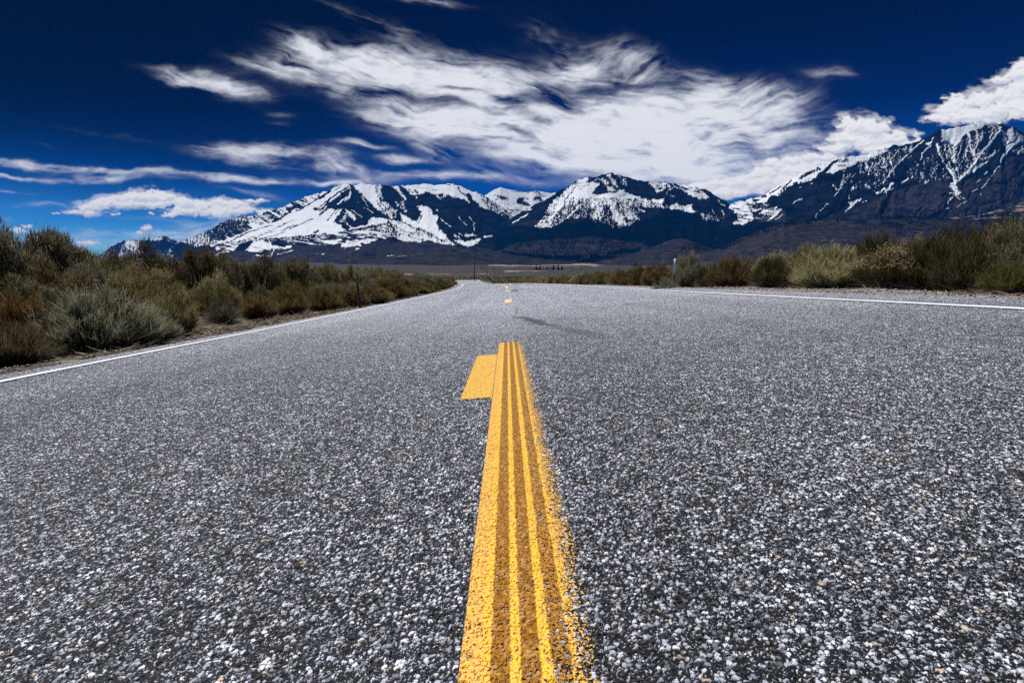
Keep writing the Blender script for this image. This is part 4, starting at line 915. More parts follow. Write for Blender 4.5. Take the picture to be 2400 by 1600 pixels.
# the right massif
RIDGE_C = [(1640, 590), (1668, 562), (1686, 532), (1700, 500)] + [tuple(p) for p in conv('4', [(1640, 553), (1760, 513), (1900, 478), (2040, 450)])] + \
          [tuple(p) for p in conv('5', [(0, 1045), (100, 1035), (230, 995), (330, 925), (430, 855), (590, 785), (720, 710), (860, 655), (1000, 595), (1190, 520), (1300, 498), (1480, 473), (1600, 452), (1700, 408), (1850, 372), (1910, 348)])] + \
          [tuple(p) for p in conv('6', [(60, 452), (170, 432), (260, 388), (330, 400), (460, 378), (600, 328), (720, 268), (820, 208), (870, 183), (960, 188), (1060, 168), (1170, 153), (1300, 118), (1380, 112), (1500, 118), (1600, 130), (1660, 106), (1720, 150), (1830, 152), (1900, 200), (1960, 240)])] + [(2440, 330), (2520, 350), (2600, 390), (2700, 430)]
SNOW_C = [
    ('4', .66, [(1600, 600), (1640, 540), (1850, 490), (2195, 390), (2195, 500), (2020, 560), (1950, 600), (2010, 750), (1820, 860), (1680, 835), (1740, 760), (1700, 640)]), ('4', .30, [(1950, 600), (2195, 520), (2195, 790), (2000, 780)]),
    ('5', .95, [(0, 1030), (230, 980), (330, 910), (430, 840), (590, 770), (720, 700), (860, 640), (1190, 505), (1300, 485), (1480, 460), (1700, 395), (1850, 360), (1840, 420), (1700, 480), (1550, 540), (1440, 570), (1300, 640), (1200, 670), (1150, 700), (1010, 700), (850, 790), (680, 840), (640, 820), (500, 900), (400, 1000), (330, 1000), (240, 1090), (100, 1110), (0, 1080)]),
    ('5', .02, 46, [(940, 745), (1060, 640), (1190, 525)]), ('5', .2, 50, [(700, 765), (800, 715), (950, 650)]), ('5', .15, 26, [(470, 900), (590, 800)]), ('5', .15, 24, [(440, 880), (300, 975)]), ('5', .5, [(670, 830), (850, 750), (900, 720), (850, 790), (700, 850)]), ('5', .3, 60, [(1230, 540), (1320, 530)]), ('5', .45, 40, [(1200, 610), (1300, 600)]), ('5', .1, 12, [(1690, 415), (1850, 385)]), ('5', .4, 60, [(100, 1060), (230, 1010)]), ('5', .4, 50, [(420, 980), (500, 910)]),
    ('5', .30, [(0, 1100), (250, 1110), (460, 1180), (330, 1330), (0, 1330)]), ('5', .97, 24, [(285, 1325), (380, 1250), (460, 1180)]), ('5', .9, 14, [(160, 1240), (270, 1190)]), ('5', .85, 10, [(370, 1320), (480, 1230)]), ('5', .8, 18, [(80, 1200), (190, 1170)]), ('5', .8, 12, [(260, 1265), (310, 1230)]), ('5', .75, 14, [(370, 1170), (400, 1150)]), ('5', .7, [(0, 1150), (90, 1250), (80, 1320), (0, 1330)]),
    ('5', .8, 16, [(620, 1098), (660, 1060), (720, 1040)]), ('5', .8, 10, [(960, 1200), (1060, 1105)]), ('5', .85, 14, [(905, 1295), (920, 1245)]), ('5', .6, 10, [(920, 1230), (960, 1200)]), ('5', .7, 12, [(700, 890), (712, 885)]), ('5', .6, 18, [(840, 855), (870, 830)]), ('5', .6, 10, [(950, 915), (970, 905)]),
    ('5', .99, [(1295, 1205), (1350, 1125), (1340, 1085), (1390, 1090), (1498, 1036), (1420, 1115)]), ('5', .85, 9, [(1520, 1095), (1575, 1058)]), ('5', .6, 8, [(1650, 1005), (1670, 995)]),
    ('5', .22, [(1440, 580), (1850, 420), (1960, 400), (1960, 800), (1700, 740), (1500, 700)]), ('5', .14, [(1350, 800), (1960, 760), (1960, 900), (1350, 950)]),
    ('5', .95, 11, [(1280, 670), (1255, 800), (1225, 900), (1165, 1000)]), ('5', .92, 12, [(1360, 715), (1300, 820), (1240, 900)]), ('5', .5, 26, [(1140, 860), (1195, 950)]), ('5', .4, 40, [(1330, 740), (1260, 850)]), ('5', .8, 9, [(1430, 710), (1380, 760)]), ('5', .6, 20, [(1400, 880), (1380, 930)]), ('5', .7, 14, [(1340, 1040), (1350, 1000)]),
    ('5', .85, 14, [(1560, 560), (1610, 650), (1600, 720)]), ('5', .8, 10, [(1660, 560), (1600, 690)]), ('5', .8, 11, [(1770, 490), (1720, 560), (1650, 640)]), ('5', .8, 10, [(1820, 500), (1830, 680)]), ('5', .95, 15, [(1960, 600), (1880, 700), (1790, 830)]), ('5', .8, 10, [(1880, 470), (1920, 630)]), ('5', .6, 14, [(1500, 590), (1490, 700)]), ('5', .5, 40, [(1560, 880), (1590, 890)]), ('5', .8, 8, [(1680, 940), (1705, 970)]),
    ('6', .22, [(0, 540), (200, 470), (460, 380), (500, 470), (430, 560), (170, 800), (0, 820)]),
    ('6', .97, 17, [(430, 520), (330, 610), (170, 800), (105, 880)]), ('6', .85, 12, [(135, 560), (150, 740)]), ('6', .85, 13, [(195, 540), (215, 620), (240, 690)]), ('6', .85, 12, [(330, 430), (230, 580)]), ('6', .97, 17, [(730, 400), (630, 500), (595, 610), (490, 740)]), ('6', .97, 17, [(470, 785), (430, 840), (345, 900)]), ('6', .97, 26, [(130, 965), (35, 1028)]), ('6', .95, 28, [(235, 890), (210, 930), (150, 990)]), ('6', .9, 16, [(240, 955), (130, 1010)]), ('6', .8, 10, [(170, 1010), (140, 1055)]),
    ('6', .9, 20, [(470, 480), (560, 400), (650, 330)]), ('6', .9, 22, [(700, 390), (780, 300), (860, 230)]), ('6', .7, 12, [(520, 510), (440, 560)]), ('6', .7, 14, [(530, 610), (535, 670)]), ('6', .6, 16, [(460, 720), (455, 760)]), ('6', .85, 26, [(690, 370), (680, 380)]), ('6', .6, 40, [(470, 400), (460, 470)]),
    ('6', .17, [(500, 620), (860, 480), (1050, 700), (1000, 820), (600, 900), (380, 780)]), ('6', .6, 30, [(600, 770), (640, 765)]), ('6', .5, 30, [(660, 880), (720, 860)]), ('6', .6, [(920, 840), (1000, 800), (1030, 820), (940, 850)]),
    ('6', .22, [(800, 360), (1000, 350), (1200, 300), (1660, 150), (1700, 330), (1640, 480), (1300, 740), (1120, 830), (1050, 880), (870, 560)]),
    ('6', .97, [(875, 175), (1300, 105), (1490, 105), (1400, 170), (1280, 200), (1150, 260), (1130, 330), (1060, 400), (1000, 370), (880, 340)]), ('6', .05, [(820, 200), (880, 200), (870, 280), (890, 330), (840, 350), (760, 350)]), ('6', .3, 30, [(920, 345), (990, 370)]),
    ('6', .02, 30, [(830, 480), (840, 540)]), ('6', .97, 24, [(820, 390), (860, 520), (900, 600), (960, 690), (1035, 800), (1050, 880)]), ('6', .9, 14, [(915, 390), (950, 560), (990, 680), (1040, 770)]), ('6', .97, 20, [(965, 390), (1020, 560), (1065, 640), (1090, 750), (1115, 820)]), ('6', .95, 26, [(1030, 420), (1045, 600), (1065, 640)]), ('6', .92, 17, [(1140, 390), (1100, 520), (1075, 620)]), ('6', .92, 15, [(1215, 420), (1190, 560), (1100, 700)]),
    ('6', .95, 26, [(1230, 210), (1250, 400), (1290, 500), (1320, 570)]), ('6', .92, 22, [(1330, 200), (1360, 330), (1320, 440), (1300, 480)]), ('6', .85, 16, [(1420, 210), (1400, 320), (1340, 400)]), ('6', .8, 20, [(1540, 250), (1480, 350)]), ('6', .8, 14, [(1430, 370), (1415, 430)]),
    ('6', .02, [(1370, 380), (1450, 270), (1510, 250), (1500, 350), (1430, 440), (1370, 450)]), ('6', .03, 24, [(1150, 430), (1120, 560)]), ('6', .03, 20, [(1240, 480), (1150, 660)]), ('6', .03, 24, [(890, 420), (930, 560)]), ('6', .05, 18, [(1300, 230), (1290, 400)]), ('6', .05, 20, [(1180, 260), (1180, 400)]),
    ('6', .98, 27, [(1660, 160), (1560, 300), (1450, 440), (1330, 580), (1270, 680), (1130, 830), (1060, 890)]), ('6', .99, [(985, 935), (1020, 890), (1060, 865), (1095, 890), (1070, 965), (1125, 1010), (1110, 1050), (1060, 1070), (1050, 985)]), ('6', .85, 14, [(1070, 1070), (1130, 1110)]), ('6', .8, 10, [(1120, 1060), (1215, 1122)]), ('6', .85, 14, [(1210, 1130), (1130, 1160), (1085, 1205)]), ('6', .85, 13, [(1040, 1020), (1010, 1080), (965, 1145)]), ('6', .8, 12, [(970, 1030), (1040, 1020)]), ('6', .9, 11, [(790, 1265), (870, 1245), (970, 1217)]), ('6', .7, 10, [(990, 920), (1000, 870)]),
    ('6', .85, [(1660, 190), (1740, 210), (1800, 165), (1960, 270), (1960, 350), (1850, 370), (1760, 430), (1720, 440), (1680, 330)]), ('6', .05, [(1560, 340), (1650, 210), (1670, 330), (1640, 420), (1540, 460), (1450, 560)]), ('6', .05, [(1650, 180), (1690, 170), (1745, 225), (1720, 235)]), ('6', .1, 26, [(1730, 260), (1740, 330)]), ('6', .2, 30, [(1830, 230), (1850, 200)]), ('6', .05, [(1880, 190), (1990, 240), (1990, 280), (1930, 260)]), ('6', .1, 14, [(1900, 260), (1800, 360)]),
    ('6', .97, 36, [(1880, 350), (1800, 400), (1730, 480), (1650, 610)]), ('6', .92, 20, [(1635, 670), (1570, 740), (1542, 800)]), ('6', .85, 16, [(1520, 830), (1450, 910), (1400, 950)]), ('6', .6, 12, [(1380, 960), (1260, 1010)]), ('6', .75, 40, [(1400, 640), (1300, 735)]), ('6', .75, 24, [(1570, 500), (1480, 580)]), ('6', .8, 16, [(1540, 530), (1420, 660)]), ('6', .6, 30, [(1440, 780), (1480, 750)]), ('6', .6, 14, [(1330, 890), (1400, 840)]), ('6', .8, 14, [(1385, 1030), (1400, 1055)]),
    ('6', .5, [(1800, 470), (1990, 380), (1990, 490), (1850, 510)]), ('6', .4, [(1480, 130), (1640, 140), (1560, 260), (1500, 230)]), ('p', .4, [(2400, 320), (2520, 350), (2700, 430), (2700, 470), (2500, 400), (2400, 360)]),
]
MC = Massif(RIDGE_C, [(1600, 625), (1760, 632), (2700, 660)], 3900, 6000, step=1.0, nr=230, amp=.016, seed=500, snow=SNOW_C, relief=(20, 38), powr=1.0, lean=.45,
            streak=[('4', -.8, [(1600, 500), (2195, 390), (2195, 860), (1650, 860)]), ('5', -.7, [(0, 1000), (500, 1100), (480, 1340), (0, 1340)])],
            brown=[('5', 1.0, [(150, 1340), (350, 1180), (480, 1190), (560, 1350)]), ('5', .7, [(900, 1600), (1000, 1290), (1400, 1180), (1960, 960), (1960, 1600)]), ('6', 1.0, [(0, 1100), (250, 1010), (500, 930), (800, 870), (980, 850), (1000, 930), (1200, 860), (1500, 800), (1660, 640), (1800, 560), (1960, 520), (2300, 500), (2300, 1600), (0, 1600)])],
            tan=[('6', .0, [(0, 0), (1, 0), (0, 1)])],
            forest=[('4', .95, [(1100, 1300), (1480, 900), (1690, 840), (1850, 860), (2100, 830), (2195, 850), (2195, 1000), (1500, 1300)]), ('5', .9, [(-100, 1340), (300, 1345), (800, 1345), (1960, 1300), (1960, 1400), (-100, 1400)]), ('6', .42, [(0, 1200), (800, 1250), (1300, 1100), (1960, 800), (1960, 950), (1300, 1250), (0, 1330)]), ('6', .9, [(0, 1320), (600, 1330), (1300, 1340), (1300, 1420), (0, 1420)])])
MC.add('mountain', 'tall right hand massif with snow gullies meeting in one white couloir')

# ------------------------------------------------------------------ foothills
HL = Massif([(560, 640), (640, 632), (740, 622), (820, 612), (900, 604), (965, 596), (1010, 590), (1060, 585), (1110, 583), (1140, 586), (1180, 593), (1230, 601), (1290, 608), (1340, 613)], 640, 3400, 4500, nr=50, amp=.004, seed=610, jag=.4,
            brown=[('p', .85, [(400, 500), (1500, 500), (1500, 700), (400, 700)])], relief=(40, 20),
            tan=[('p', .35, [(880, 598), (1010, 588), (1010, 594), (900, 606)])])
HL.add('hill', 'long low brown foothill at the foot of the left massif', 'hill')
HC = Massif([(1400, 612), (1440, 605), (1480, 595), (1520, 582), (1555, 569), (1580, 560), (1597, 558), (1612, 561), (1640, 572), (1670, 582), (1700, 588), (1760, 592), (1850, 600)], 630, 3500, 4200, nr=60, amp=.004, seed=620, jag=.4,
            brown=[('p', .9, [(1300, 500), (1900, 500), (1900, 700), (1300, 700)])], relief=(30, 16), forest=[('p', .5, [(1620, 572), (1690, 580), (1680, 590), (1640, 585)]), ('p', .12, [(1500, 575), (1700, 575), (1700, 600), (1500, 600)])])
HC.add('hill', 'small cone shaped brown hill below the middle mountain', 'hill')
HR2 = Massif([(2080, 522), (2150, 512), (2220, 511), (2290, 505), (2330, 495), (2400, 474), (2500, 455), (2700, 440)], 560, 3700, 4200, nr=50, amp=.004, seed=630, jag=.3, brown=[('p', .9, [(2000, 400), (2800, 400), (2800, 700), (2000, 700)])],
             tan=[('p', .5, [(2140, 507), (2200, 507), (2330, 492), (2420, 466), (2700, 440), (2700, 470), (2400, 500), (2330, 512), (2140, 516)])], forest=[('p', .85, [(2240, 508), (2330, 499), (2420, 492), (2700, 470), (2700, 490), (2400, 505), (2260, 512)]), ('p', .9, [(2140, 516), (2400, 514), (2700, 505), (2700, 530), (2140, 530)])])
HR2.add('hill', 'smooth tan hill with a dark line of trees at the right edge', 'hill')
HR = Massif([(1600, 604), (1660, 590), (1700, 577), (1740, 556), (1790, 537), (1836, 523), (1900, 518), (1980, 517), (2080, 513), (2150, 511), (2220, 511), (2290, 515), (2400, 524), (2550, 530), (2700, 540)], 636, 2500, 3600, nr=90, amp=.005, seed=640, jag=.5,
            brown=[('p', 1.0, [(1500, 400), (2800, 400), (2800, 700), (1500, 700)])], relief=(50, 24), 
            forest=[('p', .62, [(1640, 590), (1700, 570), (1740, 548), (1836, 516), (1900, 512), (1900, 523), (1836, 530), (1760, 558), (1700, 582)]), ('p', .8, [(2060, 506), (2150, 505), (2300, 508), (2330, 530), (2200, 534), (2100, 528)]), ('p', .3, [(2000, 512), (2400, 512), (2400, 560), (2150, 560), (2000, 530)]), ('p', .6, [(2300, 520), (2420, 520), (2420, 532), (2300, 530)])])
HR.add('hill', 'flat topped brown moraine dotted with trees below the right massif', 'hill')

# ------------------------------------------------------------------ ground
m_gnd, T = material('ground')
co = T.n('ShaderNodeTexCoord').outputs['Object']
at = T.n('ShaderNodeAttribute', attribute_name='zone')
sx = T.n('ShaderNodeSeparateXYZ', ins={0: at.outputs['Vector']})
n1 = T.noise(co, 2.2, 5.0, .6); n2 = T.noise(co, 26.0, 5.0, .65); n3 = T.noise(co, .02, 5.0, .6)
sand = T.mix(n2, (.15, .125, .10, 1), (.46, .40, .33, 1))
soil = T.mix(n2, (.035, .028, .022, 1), (.15, .12, .095, 1))
nearc = T.mix(T.sstep(n1, .54, .66), soil, sand)
nearc = T.mix(sx.outputs[2], nearc, T.mix(n2, (.10, .095, .095, 1), (.50, .47, .45, 1)))
scrub = T.mix(n3, (.026, .024, .027, 1), (.060, .054, .050, 1))
tanf = T.mix(n3, (.22, .155, .11, 1), (.42, .31, .23, 1))
c = T.mix(sx.outputs[0], nearc, scrub)
c = T.mix(sx.outputs[1], c, tanf)
bmp = T.n('ShaderNodeBump', ins={'Strength': .8, 'Distance': .02, 'Height': n2})
bs = T.n('ShaderNodeBsdfPrincipled', ins={'Base Color': c, 'Roughness': .9, 'Specular IOR Level': .15, 'Normal': bmp.outputs[0]})
T.link(bs.outputs[0], T.n('ShaderNodeOutputMaterial').inputs[0])
ys = [-14.0]
while ys[-1] < 60: ys.append(ys[-1] + .22 + max(0, ys[-1]) * .006)
while ys[-1] < 260: ys.append(ys[-1] + 1.4)
while ys[-1] < 14000: ys.append(ys[-1] * 1.012)
ys = np.array(ys)
tt = np.linspace(-1, 1, 640)
uu = np.sign(tt) * (np.abs(tt) * .55 + .45 * np.abs(tt) ** 3) * 2.3
Yv = np.repeat(ys[:, None], 640, 1)
Xv = uu[None, :] * (np.abs(Yv) * .62 + 9) + xc(np.clip(Yv, 0, 215))
Zv = ground_z(Xv, Yv)
Ysafe = np.maximum(Yv, .5)
pv = (Zv - EYE) / Ysafe
cP, sP = math.cos(PITCH), math.sin(PITCH)
dd = Ysafe * cP - (Zv - EYE) * sP; ud = Ysafe * sP + (Zv - EYE) * cP
gpx = 1200 + FPX * Xv / dd; gpy = 800 - FPX * ud / dd
zone0 = sst(Yv, 70, 220)
fields = paint(gpx, gpy, np.zeros(gpx.shape), [('p', .62, [(1020, 614), (1130, 612), (1300, 611), (1430, 612), (1440, 621), (1290, 624), (1150, 623), (1060, 618)]), ('p', .45, [(1150, 611), (1450, 611), (1420, 616), (1160, 616)]), ('p', .3, [(600, 640), (1200, 640), (1200, 646), (600, 648)]), ('p', .35, [(1180, 632), (1280, 634), (1280, 640), (1180, 640)])])
fields = sst(fields + .55 * fbm(gpx / 40., gpy / 1.6, 4, 71), .45, .8) * (fields > .04) * sst(Yv, 500, 900)
sg = Xv - xc(np.clip(Yv, -20, 215))
grav = sst(sg, 4.2, 4.6) * (1 - sst(sg, 5.6, 7.2)) + .8 * sst(-sg, 3.95, 4.1) * (1 - sst(-sg, 4.2, 4.7)) * sst(Yv, 30, 40)
zone = np.stack([zone0, fields, np.clip(grav, 0, 1)], -1).reshape(-1, 3)
gnd = obj('ground', npmesh('ground', np.stack([Xv, Yv, Zv], -1).reshape(-1, 3), [gridfaces(len(ys), 640)], {'zone': zone}, smooth=True), m_gnd)
tag(gnd, 'sandy roadside soil and brown valley floor with pale fields below the mountains', 'ground', kind='structure')

# ------------------------------------------------------------------ plants
def unit(v):
    return v / (np.linalg.norm(v, axis=1, keepdims=True) + 1e-9)


def ribbons(base, d, L, w, bend, rng, t0=0.0, t1=1.0, cross=False):
    """thin tapering blades; returns verts, quads, tris, tip attribute"""
    n = len(base)
    L = np.asarray(L)[:, None]; w = np.asarray(w)[:, None]
    mid = base + d * L * .55 + bend * L * .28
    end = base + d * L + bend * L
    side = unit(np.cross(d, unit(rng.normal(size=(n, 3)))))
    def build(sd):
        V = np.stack([base - sd * w, base + sd * w, mid - sd * w * .8, mid + sd * w * .8, end], 1).reshape(-1, 3)
        o = np.arange(n)[:, None] * 5
        Q = o + np.array([[0, 1, 3, 2]]); Tt = o + np.array([[2, 3, 4]])
        a = np.tile(np.array([t0, t0, t0 + (t1 - t0) * .55, t0 + (t1 - t0) * .55, t1]), n)
        return V, Q, Tt, a
    V, Q, Tt, a = build(side)
    if cross:
        V2, Q2, T2, a2 = build(unit(np.cross(d, side)))
        k = len(V)
        V = np.vstack([V, V2]); Q = np.vstack([Q, Q2 + k]); Tt = np.vstack([Tt, T2 + k]); a = np.concatenate([a, a2])
    return V, Q, Tt, a, end


def merge(parts):
    Vs, Qs, Ts, As = [], [], [], []
    k = 0
    for V, Q, Tt, a in parts:
        Vs.append(V); Qs.append(Q + k); Ts.append(Tt + k); As.append(a); k += len(V)
    return np.vstack(Vs), np.vstack(Qs), np.vstack(Ts), np.concatenate(As)


def strand_mesh(name, parts, rng):
    V, Q, Tt, a = merge(parts)
    rnd = np.repeat(rng.random(len(V) // 5), 5)
    return npmesh(name, V, [Q, Tt], {'tip': a, 'rnd': rnd})


def fan(rng, n, amax, pw=.6):
    """directions spread round the vertical up to angle amax"""
    th = amax * rng.random(n) ** pw; ph = rng.random(n) * 2 * np.pi
    return np.stack([np.sin(th) * np.cos(ph), np.sin(th) * np.sin(ph), np.cos(th)], 1)


def proto_broom(seed, upright=.6, ntw=5200, nst=110, spread=1.25, heads=420, lump=.2):
    """rounded broom-like shrub of fine stems (1 m wide, 1 m high unit)"""
    rng = np.random.default_rng(seed)
    d = fan(rng, nst, spread)
    base = np.stack([rng.normal(0, .05, nst), rng.normal(0, .05, nst), np.zeros(nst)], 1)
    env = 1 / np.sqrt((d[:, 0] / .5) ** 2 + (d[:, 1] / .5) ** 2 + (d[:, 2] / .92) ** 2)
    L = env * (1 - lump + 2 * lump * rng.random(nst)) * .72
    up = np.array([[0, 0, 1.]])
    bend = up * .10 + rng.normal(0, .05, (nst, 3))
    S1 = ribbons(base, d, L, np.full(nst, .006), bend, rng, 0, .4, cross=True)
    k = rng.integers(0, nst, ntw)
    s_ = .40 + .62 * rng.random(ntw) ** .8
    b = base[k] + d[k] * (L[k] * s_)[:, None] + bend[k] * (L[k] * s_ ** 2)[:, None] + rng.normal(0, .022, (ntw, 3))
    dd = unit(d[k] * (1 - upright * .5) + up * upright * .55 + rng.normal(0, .26, (ntw, 3)))
    ll = (.10 + .20 * rng.random(ntw)) * (1.15 - .35 * s_)
    F = ribbons(b, dd, ll, .0018 + .0016 * rng.random(ntw), up * .10 + rng.normal(0, .05, (ntw, 3)), rng, .15, 1.0)
    V5 = F[0].reshape(-1, 5, 3)
    rt = np.sqrt((V5[:, 4, 0] / .5) ** 2 + (V5[:, 4, 1] / .5) ** 2 + (V5[:, 4, 2] / .92) ** 2)
    lim = .90 + .16 * rng.random(len(rt)) + .10 * np.sin(np.arctan2(V5[:, 4, 1], V5[:, 4, 0]) * 3 + seed) * np.sin(V5[:, 4, 2] * 7)
    sc_ = np.clip(lim / np.maximum(rt, 1e-3), .25, 1.0)
    b0 = .5 * (V5[:, 0] + V5[:, 1])
    over = (sc_ < 1)[:, None, None]
    V5[:] = np.where(over, V5 - (V5[:, 4] * (1 - sc_)[:, None])[:, None, :], V5)
    F[0][:, 2] = np.abs(F[0][:, 2])
    tips = V5[:, 4].copy()
    rad = np.sqrt((tips[:, 0] / .5) ** 2 + (tips[:, 1] / .5) ** 2 + (tips[:, 2] / .95) ** 2)
    out = {'foliage': strand_mesh('foliage', [F[:4]], rng)}
    # dead lower twigs, bleached
    nd = 460
    ph = rng.random(nd) * 2 * np.pi
    dl = unit(np.stack([np.cos(ph), np.sin(ph), .12 + .5 * rng.random(nd)], 1) + rng.normal(0, .15, (nd, 3)))
    Dd = ribbons(rng.normal(0, .10, (nd, 3)) * np.array([1, 1, .2]) + np.array([0, 0, .04]), dl, .20 + .26 * rng.random(nd), np.full(nd, .0036), rng.normal(0, .12, (nd, 3)), rng, .1, .9)
    Dd[0][:, 2] = np.abs(Dd[0][:, 2])
    out['stems'] = strand_mesh('stems', [S1[:4], Dd[:4]], rng)
    if heads:
        sel = np.where((rad > .86) & (tips[:, 2] > .42))[0]
        sel = rng.choice(sel, min(heads, len(sel)), replace=False)
        hb = np.repeat(tips[sel], 5, 0) + rng.normal(0, .005, (len(sel) * 5, 3))
        H = ribbons(hb, unit(rng.normal(size=hb.shape) + up * .8), .008 + .008 * rng.random(len(hb)), np.full(len(hb), .0026), up * .1 + 0 * hb, rng, .6, 1.0)
        out['seed_heads'] = strand_mesh('seed_heads', [H[:4]], rng)
    return out


def proto_sage(seed, nclump=26, nleaf=260, tall=False, ragged=.35):
    """woody sagebrush: crooked limbs carrying separate clumps of leafy shoots"""
    rng = np.random.default_rng(seed)
    up = np.array([[0, 0, 1.]])
    d = fan(rng, nclump, 1.15 if tall else 1.35, .6)
    env = 1 / (np.hypot(d[:, 0], d[:, 1]) ** 2.6 / .46 ** 2.6 + (d[:, 2] / .80) ** 2.6) ** (1 / 2.6)
    R = env * (1.0 - ragged * rng.random(nclump) ** 1.5)
    C = d * R[:, None] * np.array([1, 1, .92]) + np.array([0, 0, .03])
    base = np.stack([rng.normal(0, .04, nclump), rng.normal(0, .04, nclump), np.zeros(nclump)], 1)
    v = C - base; Lb = np.linalg.norm(v, axis=1)
    bend = np.stack([rng.normal(0, .10, nclump), rng.normal(0, .10, nclump), -.05 * np.ones(nclump)], 1)
    Bd = ribbons(base, unit(v - bend * Lb[:, None]), Lb, .011 + .008 * rng.random(nclump), bend, rng, 0, .3, cross=True)
    # side limbs
    ns = nclump * 5
    k = rng.integers(0, nclump, ns); f = .45 + .5 * rng.random(ns)
    sb = base[k] + v[k] * f[:, None]
    Sb = ribbons(sb, unit(v[k] + rng.normal(0, .35, (ns, 3)) + up * .2), .10 + .16 * rng.random(ns), np.full(ns, .004), up * .1 + 0 * sb, rng, .1, .5, cross=True)
    parts = []
    n = nclump * nleaf
    k = np.repeat(np.arange(nclump), nleaf)
    size = (.10 + .07 * rng.random(nclump))[k]
    off = unit(rng.normal(size=(n, 3))) * (size * rng.random(n) ** .5)[:, None] * np.array([.8, .8, 1.15 if tall else .95])
    b = C[k] + off - up * size[:, None] * .4
    dd = unit(off * 7 + up * (.5 if tall else .4) + d[k] * .4 + rng.normal(0, .3, (n, 3)))
    F = ribbons(b, dd, .028 + .045 * rng.random(n), .0030 + .0028 * rng.random(n), up * .15 + 0 * b, rng, .25, 1.0)
    parts.append(F[:4])
    # upright flowering shoots
    m = nclump * (22 if tall else 12)
    k = rng.integers(0, nclump, m)
    b2 = C[k] + rng.normal(0, .06, (m, 3)) + up * .03
    Sh = ribbons(b2, unit(up * .7 + d[k] * .6 + rng.normal(0, .28, (m, 3))), (.05 + .05 * rng.random(m)) * (1.0 if tall else .8), np.full(m, .0026), up * .1 + 0 * b2, rng, .5, 1.0)
    parts.append(Sh[:4])
    out = {'foliage': strand_mesh('foliage', parts, rng), 'branches': strand_mesh('branches', [Bd[:4], Sb[:4]], rng)}
    for p_ in out.values():
        pass
    return out


def plant_material(name, stops, rough=.8, trans=.30, var=.5):
    m, T = material(name)
    tip = T.n('ShaderNodeAttribute', attribute_name='tip').outputs['Fac']
    rnd = T.n('ShaderNodeAttribute', attribute_name='rnd').outputs['Fac']
    oc = T.n('ShaderNodeObjectInfo').outputs['Color']
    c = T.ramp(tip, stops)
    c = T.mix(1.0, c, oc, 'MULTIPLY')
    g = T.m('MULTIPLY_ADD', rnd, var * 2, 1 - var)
    c = T.mix(1.0, c, T.n('ShaderNodeCombineColor', ins={0: g, 1: g, 2: T.m('MULTIPLY', g, .95)}).outputs[0], 'MULTIPLY')
    a = T.n('ShaderNodeBsdfDiffuse', ins={'Color': c})
    b = T.n('ShaderNodeBsdfTranslucent', ins={'Color': c})
    mx = T.n('ShaderNodeMixShader', ins={0: trans, 1: a.outputs[0], 2: b.outputs[0]})
    T.link(mx.outputs[0], T.n('ShaderNodeOutputMaterial').inputs[0])
    return m


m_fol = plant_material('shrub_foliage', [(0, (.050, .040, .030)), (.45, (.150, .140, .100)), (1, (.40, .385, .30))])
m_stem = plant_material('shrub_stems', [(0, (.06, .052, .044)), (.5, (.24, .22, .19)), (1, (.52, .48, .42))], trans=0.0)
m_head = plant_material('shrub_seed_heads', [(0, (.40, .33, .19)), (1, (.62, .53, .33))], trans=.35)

PROTO = {
    'rabbit': [proto_broom(31 + i, .85, 9000, 150, 1.25, 150) for i in range(3)],
    'bitter': [proto_broom(51 + i, .8, 6000, 130, 1.15, 0, .22) for i in range(3)],
    'plume': [proto_broom(61, .95, 4200, 110, .95, 900, .25)],
    'bare': [proto_broom(71, .5, 1500, 150, 1.25, 0, .3)],
    'sage': [proto_sage(81 + i, 46, 200) for i in range(3)],
    'tall': [proto_sage(91 + i, 19, 420, True, .45) for i in range(2)],
}
for lst in PROTO.values():
    for pr in lst:
        # bring every prototype to 1 m width and 1 m height
        me = pr['foliage']
        q = np.empty(len(me.vertices) * 3, np.float32); me.vertices.foreach_get('co', q); q = q.reshape(-1, 3)
        wz = np.percentile(q[:, 2], 98.5); wr = np.percentile(np.hypot(q[:, 0], q[:, 1]), 96)
        for me in pr.values():
            me.transform(Matrix.Diagonal((.5 / wr, .5 / wr, 1 / wz, 1)))
        pr['foliage'].materials.append(m_fol)
        for k_ in ('stems', 'branches'):
            if k_ in pr: pr[k_].materials.append(m_stem)
        if 'seed_heads' in pr: pr['seed_heads'].materials.append(m_head)
NAME = {'rabbit': 'rabbitbrush', 'bitter': 'bitterbrush', 'plume': 'rabbitbrush', 'bare': 'bare_shrub', 'sage': 'sagebrush', 'tall': 'sagebrush'}
TINT = {  # multipliers on the foliage colours
    'grey': (.98, 1.0, .94), 'silver': (1.32, 1.36, 1.28), 'olive': (.78, .66, .36), 'brown': (.88, .68, .46), 'dark': (.66, .55, .46), 'gold': (1.16, 1.02, .66),
    'deep': (.46, .42, .30), 'pale': (1.85, 1.80, 1.40), 'rust': (.80, .46, .24), 'green': (.70, .74, .36), 'dim': (1.04, .95, .82), 'pink': (1.25, .95, .70),
}
_pc = [0]
PLACED = []


